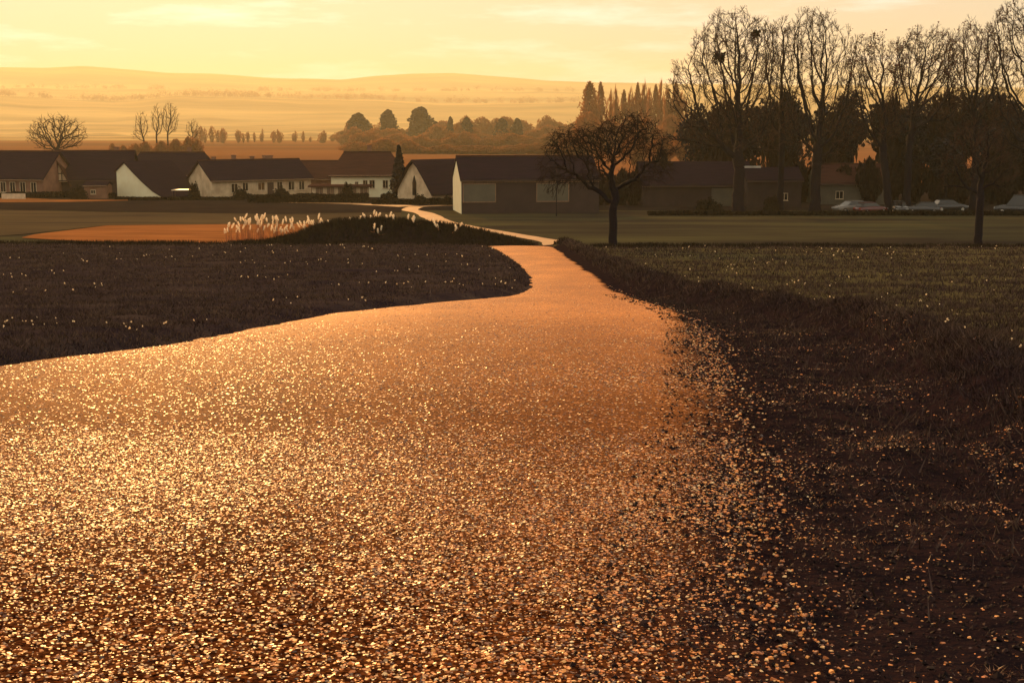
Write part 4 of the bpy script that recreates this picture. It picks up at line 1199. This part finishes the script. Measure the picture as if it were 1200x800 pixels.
# ------------------------------------------------------------------ pampas on the rise
def pampas(px, base_py, Y, n, hmin, hmax, spread, seed, label):
    rd = random.Random(seed)
    x = X(px, Y, base_py); z = gz(x, Y)
    o = empty('pampas_clump', (x, Y, z)); tag(o, label, 'reeds', 'pale plumed reeds on the rise')
    st = MB()
    for q in range(n):
        u = rd.uniform(-spread, spread); v = rd.uniform(-0.7, 0.7); h = rd.uniform(hmin*0.6, hmax)*0.84
        lx = rd.uniform(-0.25, 0.25); b = gz(x+u, Y+v) - z
        top = Vector((u+lx, v, b+h))
        st.tube([(u, v, b-0.1), (u+lx*0.3, v, b+h*0.6), top], [0.025, 0.02, 0.015], 3, False)
        for _ in range(2):
            e = Vector((u + rd.uniform(-0.5, 0.5), v + rd.uniform(-0.3, 0.3), b + h*rd.uniform(0.35, 0.8)))
            st.add([(u-0.05, v, b), (u+0.05, v, b), e], [(0, 1, 2)])
        pl = MB(); ln = rd.uniform(0.22, 0.38); d = Vector((rd.uniform(-0.6, 0.6), rd.uniform(-0.3, 0.3), 1)).normalized()
        sd = d.orthogonal().normalized(); wq = rd.uniform(0.09, 0.13)
        for k_ in range(16):
            t = k_/15; sd = Matrix.Rotation(2.4, 3, d) @ sd
            c = top + d*(ln*(t - 0.1)); w_ = wq*(0.35 + 1.3*t*(1 - t)*1.6)
            e = c + sd*w_ + d*0.09
            u_ = d.cross(sd)*0.045
            pl.add([c - u_, c + u_, e + u_*0.6, e - u_*0.6], [(0, 1, 2, 3)])
        pl.build('plume', M_PLUME, o)
    tag(st.build('stalks', M_STALK, o), kind='stuff')


specs = [(462, 93.5, 4, 0.1, 0.35), (486, 93, 4, 0.1, 0.35), (508, 92.5, 3, 0.1, 0.3), (440, 91.5, 3, 0.1, 0.3), (372, 94.5, 5, 0.3, 0.6), (537, 92.5, 3, 0.1, 0.3),
         (272, 96.5, 7, 1.1, 1.6), (283, 97, 9, 1.2, 1.9), (295, 96.5, 10, 1.3, 2.1), (307, 97, 11, 1.4, 2.2), (319, 96.5, 11, 1.2, 2.0), (331, 97, 10, 1.0, 1.8), (343, 96.5, 8, 1.1, 1.6), (355, 97, 7, 0.9, 1.4),
         (366, 96, 6, 0.6, 1.0), (384, 96, 5, 0.3, 0.7), (396, 95.5, 4, 0.3, 0.6), (415, 95, 4, 0.2, 0.5), (433, 95, 5, 0.2, 0.6), (448, 94.5, 3, 0.1, 0.4)]
words_ = ['few pale tufts on the crest above the mound face', 'pale tufts on the right half of the mound', 'scattered pale tufts lower on the mound near the lane', 'low pale tufts on the front face of the mound', 'dense short plumes where the rise starts', 'last pale tufts at the right end of the mound',
          'leftmost small clump of plumed reeds on the stubble edge', 'clump of plumed reeds second from the stubble end', 'tall clump of reeds third from the stubble end', 'tallest pale reed clump before the long house gable',
          'full reed clump just right of the tallest one', 'reed clump in the middle of the stand', 'reed clump left of where the rise begins', 'shorter reed clump at the foot of the rise', 'low reed clump climbing the rise',
          'sparse plumes on the left shoulder of the rise', 'few short plumes on top of the rise', 'small plumes at the crest of the rise', 'last dense plumes on the crest towards the lane', 'three tiny plumes nearest the lane bend']
for q, ((px, Y, n, h0, h1), lab) in enumerate(zip(specs, words_)):
    pampas(px, 280, Y, n, h0, h1, 0.42, 60+q, lab)


# ------------------------------------------------------------------ stones, clods, grass
def stones(name, xy, z, size, m, label, seed, flat=0.6, kindv='stuff'):
    rd = np.random.default_rng(seed); n = len(xy)
    octv = np.array([(1, 0, 0), (0, 1, 0), (-1, 0, 0), (0, -1, 0), (0, 0, 1), (0, 0, -1)], float)
    v = np.repeat(octv[None], n, 0)*rd.uniform(0.6, 1.25, (n, 6, 1))
    v += rd.normal(0, 0.18, (n, 6, 3))
    v[..., 2] *= flat
    an = rd.random(n)*6.283; c, s = np.cos(an), np.sin(an)
    v = np.stack([v[..., 0]*c[:, None] - v[..., 1]*s[:, None], v[..., 0]*s[:, None] + v[..., 1]*c[:, None], v[..., 2]], -1)
    ty = rd.normal(0, 0.35, n); v[..., 2] += v[..., 0]*np.tan(np.clip(ty, -0.8, 0.8))[:, None]
    v = v*size[:, None, None] + np.concatenate([xy, (z + size*0.22)[:, None]], 1)[:, None]
    F = np.array([(0, 1, 4), (1, 2, 4), (2, 3, 4), (3, 0, 4), (1, 0, 5), (2, 1, 5), (3, 2, 5), (0, 3, 5)])
    f = (np.arange(n)[:, None, None]*6 + F[None]).reshape(-1, 3)
    o = link(name, np_mesh(name, v.reshape(-1, 3), f, False, {'tone': np.repeat(rd.random(n), 6)}), m)
    return tag(o, label, kind=kindv)


def frame_x(y, margin): return 0.385*y + margin


def chips(name, xy, z, size, m, label, seed):
    """Flat crushed chips: a tilted four sided top on wider sloping flanks."""
    rd = np.random.default_rng(seed); n = len(xy)
    ang = rd.random(n)[:, None]*6.283 + np.array([0, 1.57, 3.14, 4.71])[None] + rd.normal(0, 0.25, (n, 4))
    rt = rd.uniform(0.55, 1.05, (n, 4)); rb = rt*1.25 + 0.12
    h = rd.uniform(0.08, 0.30, n)[:, None]
    tx, ty = np.clip(rd.normal(0, 0.20, n), -0.5, 0.5)[:, None], np.clip(rd.normal(0, 0.20, n), -0.5, 0.5)[:, None]
    X_, Y_ = rt*np.cos(ang), rt*np.sin(ang)
    top = np.stack([X_, Y_, h + X_*tx + Y_*ty], -1)
    bot = np.stack([rb*np.cos(ang), rb*np.sin(ang), -0.25 + 0*ang], -1)
    v = np.concatenate([top, bot], 1)*size[:, None, None] + np.concatenate([xy, z[:, None]], 1)[:, None]
    F = np.array([(0, 1, 2, 3), (0, 4, 5, 1), (1, 5, 6, 2), (2, 6, 7, 3), (3, 7, 4, 0)])
    f = (np.arange(n)[:, None, None]*8 + F[None]).reshape(-1, 4)
    o = link(name, np_mesh(name, v.reshape(-1, 3), f, False, {'tone': np.repeat(rd.random(n), 8)}), m)
    return tag(o, label, kind='stuff')


XY, SZ = [], []
for (N, y0, y1, ra, rb, f0, f1) in ((320000, 2.2, 10.5, 0.0042, 0.0120, 0, 7.5), (150000, 7.0, 24.0, 0.008, 0.0165, 9.5, 13.0), (46000, 15.0, 42.0, 0.010, 0.019, 20.0, 24.0)):
    y = np.sqrt(y0**2 + rng.random(N)*(y1**2 - y0**2))
    hw = frame_x(y, 2.0)
    x = -hw + rng.random(N)*(2*hw)
    r_ = path_right(y) + 0.1 - x                          # distance inside the right edge
    keep = (x > path_left(y) + 0.05) & (x < berm_x(y) + 0.2)
    keep &= rng.random(N) < np.where(r_ > 0, np.clip(0.14 + r_/np.interp(y, [3, 9, 14], [0.9, 0.6, 0.3]), 0, 1), 0.14*np.exp(r_/np.interp(y, [3, 9, 14], [0.8, 0.45, 0.25])) + 0.20*(fbm(x*1.1 + 7, y*0.6, 3) > 0.10))
    keep &= rng.random(N) < 0.92 + 0.7*fbm(x*0.8, y*0.35, 3)      # thinner in worn patches
    keep &= rng.random(N) < np.clip((y1 - y)/(y1 - f1), 0, 1)
    if f0: keep &= rng.random(N) < np.clip((y - y0)/(f0 - y0), 0, 1)
    x, y = x[keep], y[keep]
    XY.append(np.stack([x, y], -1)); SZ.append(ra + (rb - ra)*rng.random(len(x))**1.9)
XY, SZ = np.concatenate(XY), np.concatenate(SZ)
inp = XY[:, 0] < path_right(XY[:, 1]) + 0.2
CZ = np.where(inp, np.maximum(path_z(XY[:, 0], XY[:, 1]), g(XY[:, 0], XY[:, 1])), g(XY[:, 0], XY[:, 1]))
chips('gravel', XY, CZ, SZ, M_CHIP, 'stone chips loosely scattered over the path', 1)
print('chips', len(XY))

N = 40000
y = 2.6*(34/2.6)**(rng.random(N))
x = path_right(y) - 0.75 + rng.random(N)**0.85*(berm_x(y) + 1.4 - path_right(y))
keep = (np.abs(x) < frame_x(y, 2.2)); x, y = x[keep], y[keep]
stones('clods', np.stack([x, y], -1), np.where(x < path_right(y) + 0.5, np.maximum(path_z(x, y), g(x, y)), g(x, y)), np.minimum(rng.gamma(1.5, 0.0030, len(x)), 0.015)*np.interp(y, [3, 30], [0.9, 2.2]) + 0.003, M_CLOD, 'dark crumbs of earth on the verge beside the path', 2, 0.7)


def blades(name, x, y, z, h, w, m, label, seed, lean=0.5):
    rd = np.random.default_rng(seed); n = len(x)
    a = rd.random(n)*6.283
    d = np.stack([np.cos(a)*w, np.sin(a)*w, 0*a], -1)
    tip = np.stack([rd.normal(0, lean, n)*h, rd.normal(0, lean, n)*h, h], -1)
    p = np.stack([x, y, z - 0.01], -1)
    v = np.stack([p - d, p + d, p + tip], 1).reshape(-1, 3)
    o = link(name, np_mesh(name, v, np.arange(n*3).reshape(-1, 3), False, {'tone': np.repeat(rd.random(n), 3)}), m)
    return tag(o, label, kind='stuff')


# left field
N = 135000
y = 9*(86/9)**(rng.random(N)**0.9)
hw = frame_x(y, 4.0)
x = -hw + rng.random(N)*(path_left(y) + hw)
k_ = (path_left(y) + hw > 0.1) & (fbm(x*0.7, y*0.7, 3) + rng.random(N)*0.7 > 0.1); x, y = x[k_], y[k_]
blades('grass', x, y, g(x, y), rng.uniform(0.03, 0.10, len(x))*np.interp(y, [9, 80], [0.8, 1.6]), np.interp(y, [9, 80], [0.006, 0.03])*rng.uniform(0.6, 1.4, len(x)), M_GRASS, 'short dark grass of the left field', 5, 0.6)
# right field and bank
N = 135000
y = 5*(86/5)**(rng.random(N)**0.9)
hw = frame_x(y, 3.5)
x0 = berm_x(y) - 0.5
x = x0 + rng.random(N)*(hw - x0)
vg = rng.random(N) < 0.10
x = np.where(vg, path_right(y) + 0.25 + (berm_x(y) - path_right(y))*rng.random(N)**0.6, x)
k_ = (hw - x0 > 0.1) & (fbm(x*0.6+5, y*0.6, 3) + rng.random(N)*0.8 > 0.05); x, y = x[k_], y[k_]
blades('grass', x, y, g(x, y), rng.uniform(0.04, 0.13, len(x))*np.interp(y, [9, 80], [0.9, 1.6]), np.interp(y, [9, 80], [0.006, 0.03])*rng.uniform(0.6, 1.4, len(x)), M_GRASS, 'olive grass of the right field and its bank', 6, 0.6)
# rough tufts on the crest, the rise and the meadow edge
N = 26000
x = rng.uniform(-42, 42, N); y = rng.normal(82, 1.6, N)
k_ = ((x < path_left(y)-0.2) | (x > path_right(y)+0.2)) & (fbm(x*0.5, y*0.3, 3) > -0.15); x, y = x[k_], y[k_]
blades('tall_grass', x, y, g(x, y), rng.uniform(0.1, 0.32, len(x)), rng.uniform(0.02, 0.05, len(x)), M_HEDGE, 'ragged dark grass along the crest of the slope', 7, 0.4)
N = 14000
x = rng.uniform(-19, 1.5, N); y = rng.normal(93.5, 2.2, N)
blades('weeds', x, y, g(x, y), rng.uniform(0.1, 0.4, N), rng.uniform(0.02, 0.06, N), M_HEDGE, 'dark rough weeds covering the rise beside the lane', 8, 0.4)
# straw bits that catch the sun
NC_ = 90
cy_ = 3*(34/3)**rng.random(NC_)
cx_ = path_right(cy_) + 0.1 + rng.random(NC_)*(berm_x(cy_) + 1.2 - path_right(cy_))
ii = rng.integers(0, NC_, 9000)
sp_ = np.where(ii % 3 == 0, 1.0, 0.45)
x = cx_[ii] + rng.normal(0, 0.22, len(ii))*sp_; y = cy_[ii] + rng.normal(0, 0.10, len(ii))*sp_*np.interp(cy_[ii], [3, 30], [0.7, 3])
lo_ = rng.random(len(ii)) < 0.25
x = np.where(lo_, path_right(y) + rng.random(len(ii))*3.2, x)
k_ = np.abs(x) < frame_x(y, 1.0); x, y = x[k_], y[k_]
blades('straw', x, y, g(x, y)+0.012, rng.uniform(0.004, 0.018, len(x)), np.interp(y, [3, 30], [0.0016, 0.008])*rng.uniform(0.5, 1.5, len(x)), M_STRAW, 'dry straw bits lying on the verge', 9, 1.2)
N = 1500  # pale specks paint white glints in the grass as well as seed heads
y = 12*(80/12)**rng.random(N); hw = frame_x(y, 1.0)
x = -hw + rng.random(N)*(2*hw)
k_ = ((x < path_left(y)-0.2) | (x > berm_x(y))) & (fbm(x*0.25+3, y*0.25, 2) > 0.05); x, y = x[k_], y[k_]
stones('seed_glints', np.stack([x, y], -1), g(x, y)+0.07, rng.uniform(0.008, 0.017, len(x))*np.interp(y, [12, 80], [1.0, 3.0]), M_PLUME, 'pale specks for seed heads and glints dotted over the dark fields', 10, 1.0)

# ------------------------------------------------------------------ haze
hb_ = MB(); hb_.box((-7700, -90, -40), (7700, 9700, 345))
hz = hb_.build('haze', None)
hm = bpy.data.materials.new('golden haze'); hm.use_nodes = True
hn, hlk = hm.node_tree.nodes, hm.node_tree.links
hn.clear()
ho = hn.new('ShaderNodeOutputMaterial'); pv = hn.new('ShaderNodeVolumePrincipled')
pv.inputs['Color'].default_value = (1.0, 0.96, 0.62, 1)
pv.inputs['Density'].default_value = HAZE_DENSITY
pv.inputs['Density Attribute'].default_value = ''
pv.inputs['Anisotropy'].default_value = HAZE_ANISO
hlk.new(pv.outputs['Volume'], ho.inputs['Volume'])
hz.data.materials.append(hm)
tag(hz, 'golden evening haze lying over the whole valley', kind='stuff')
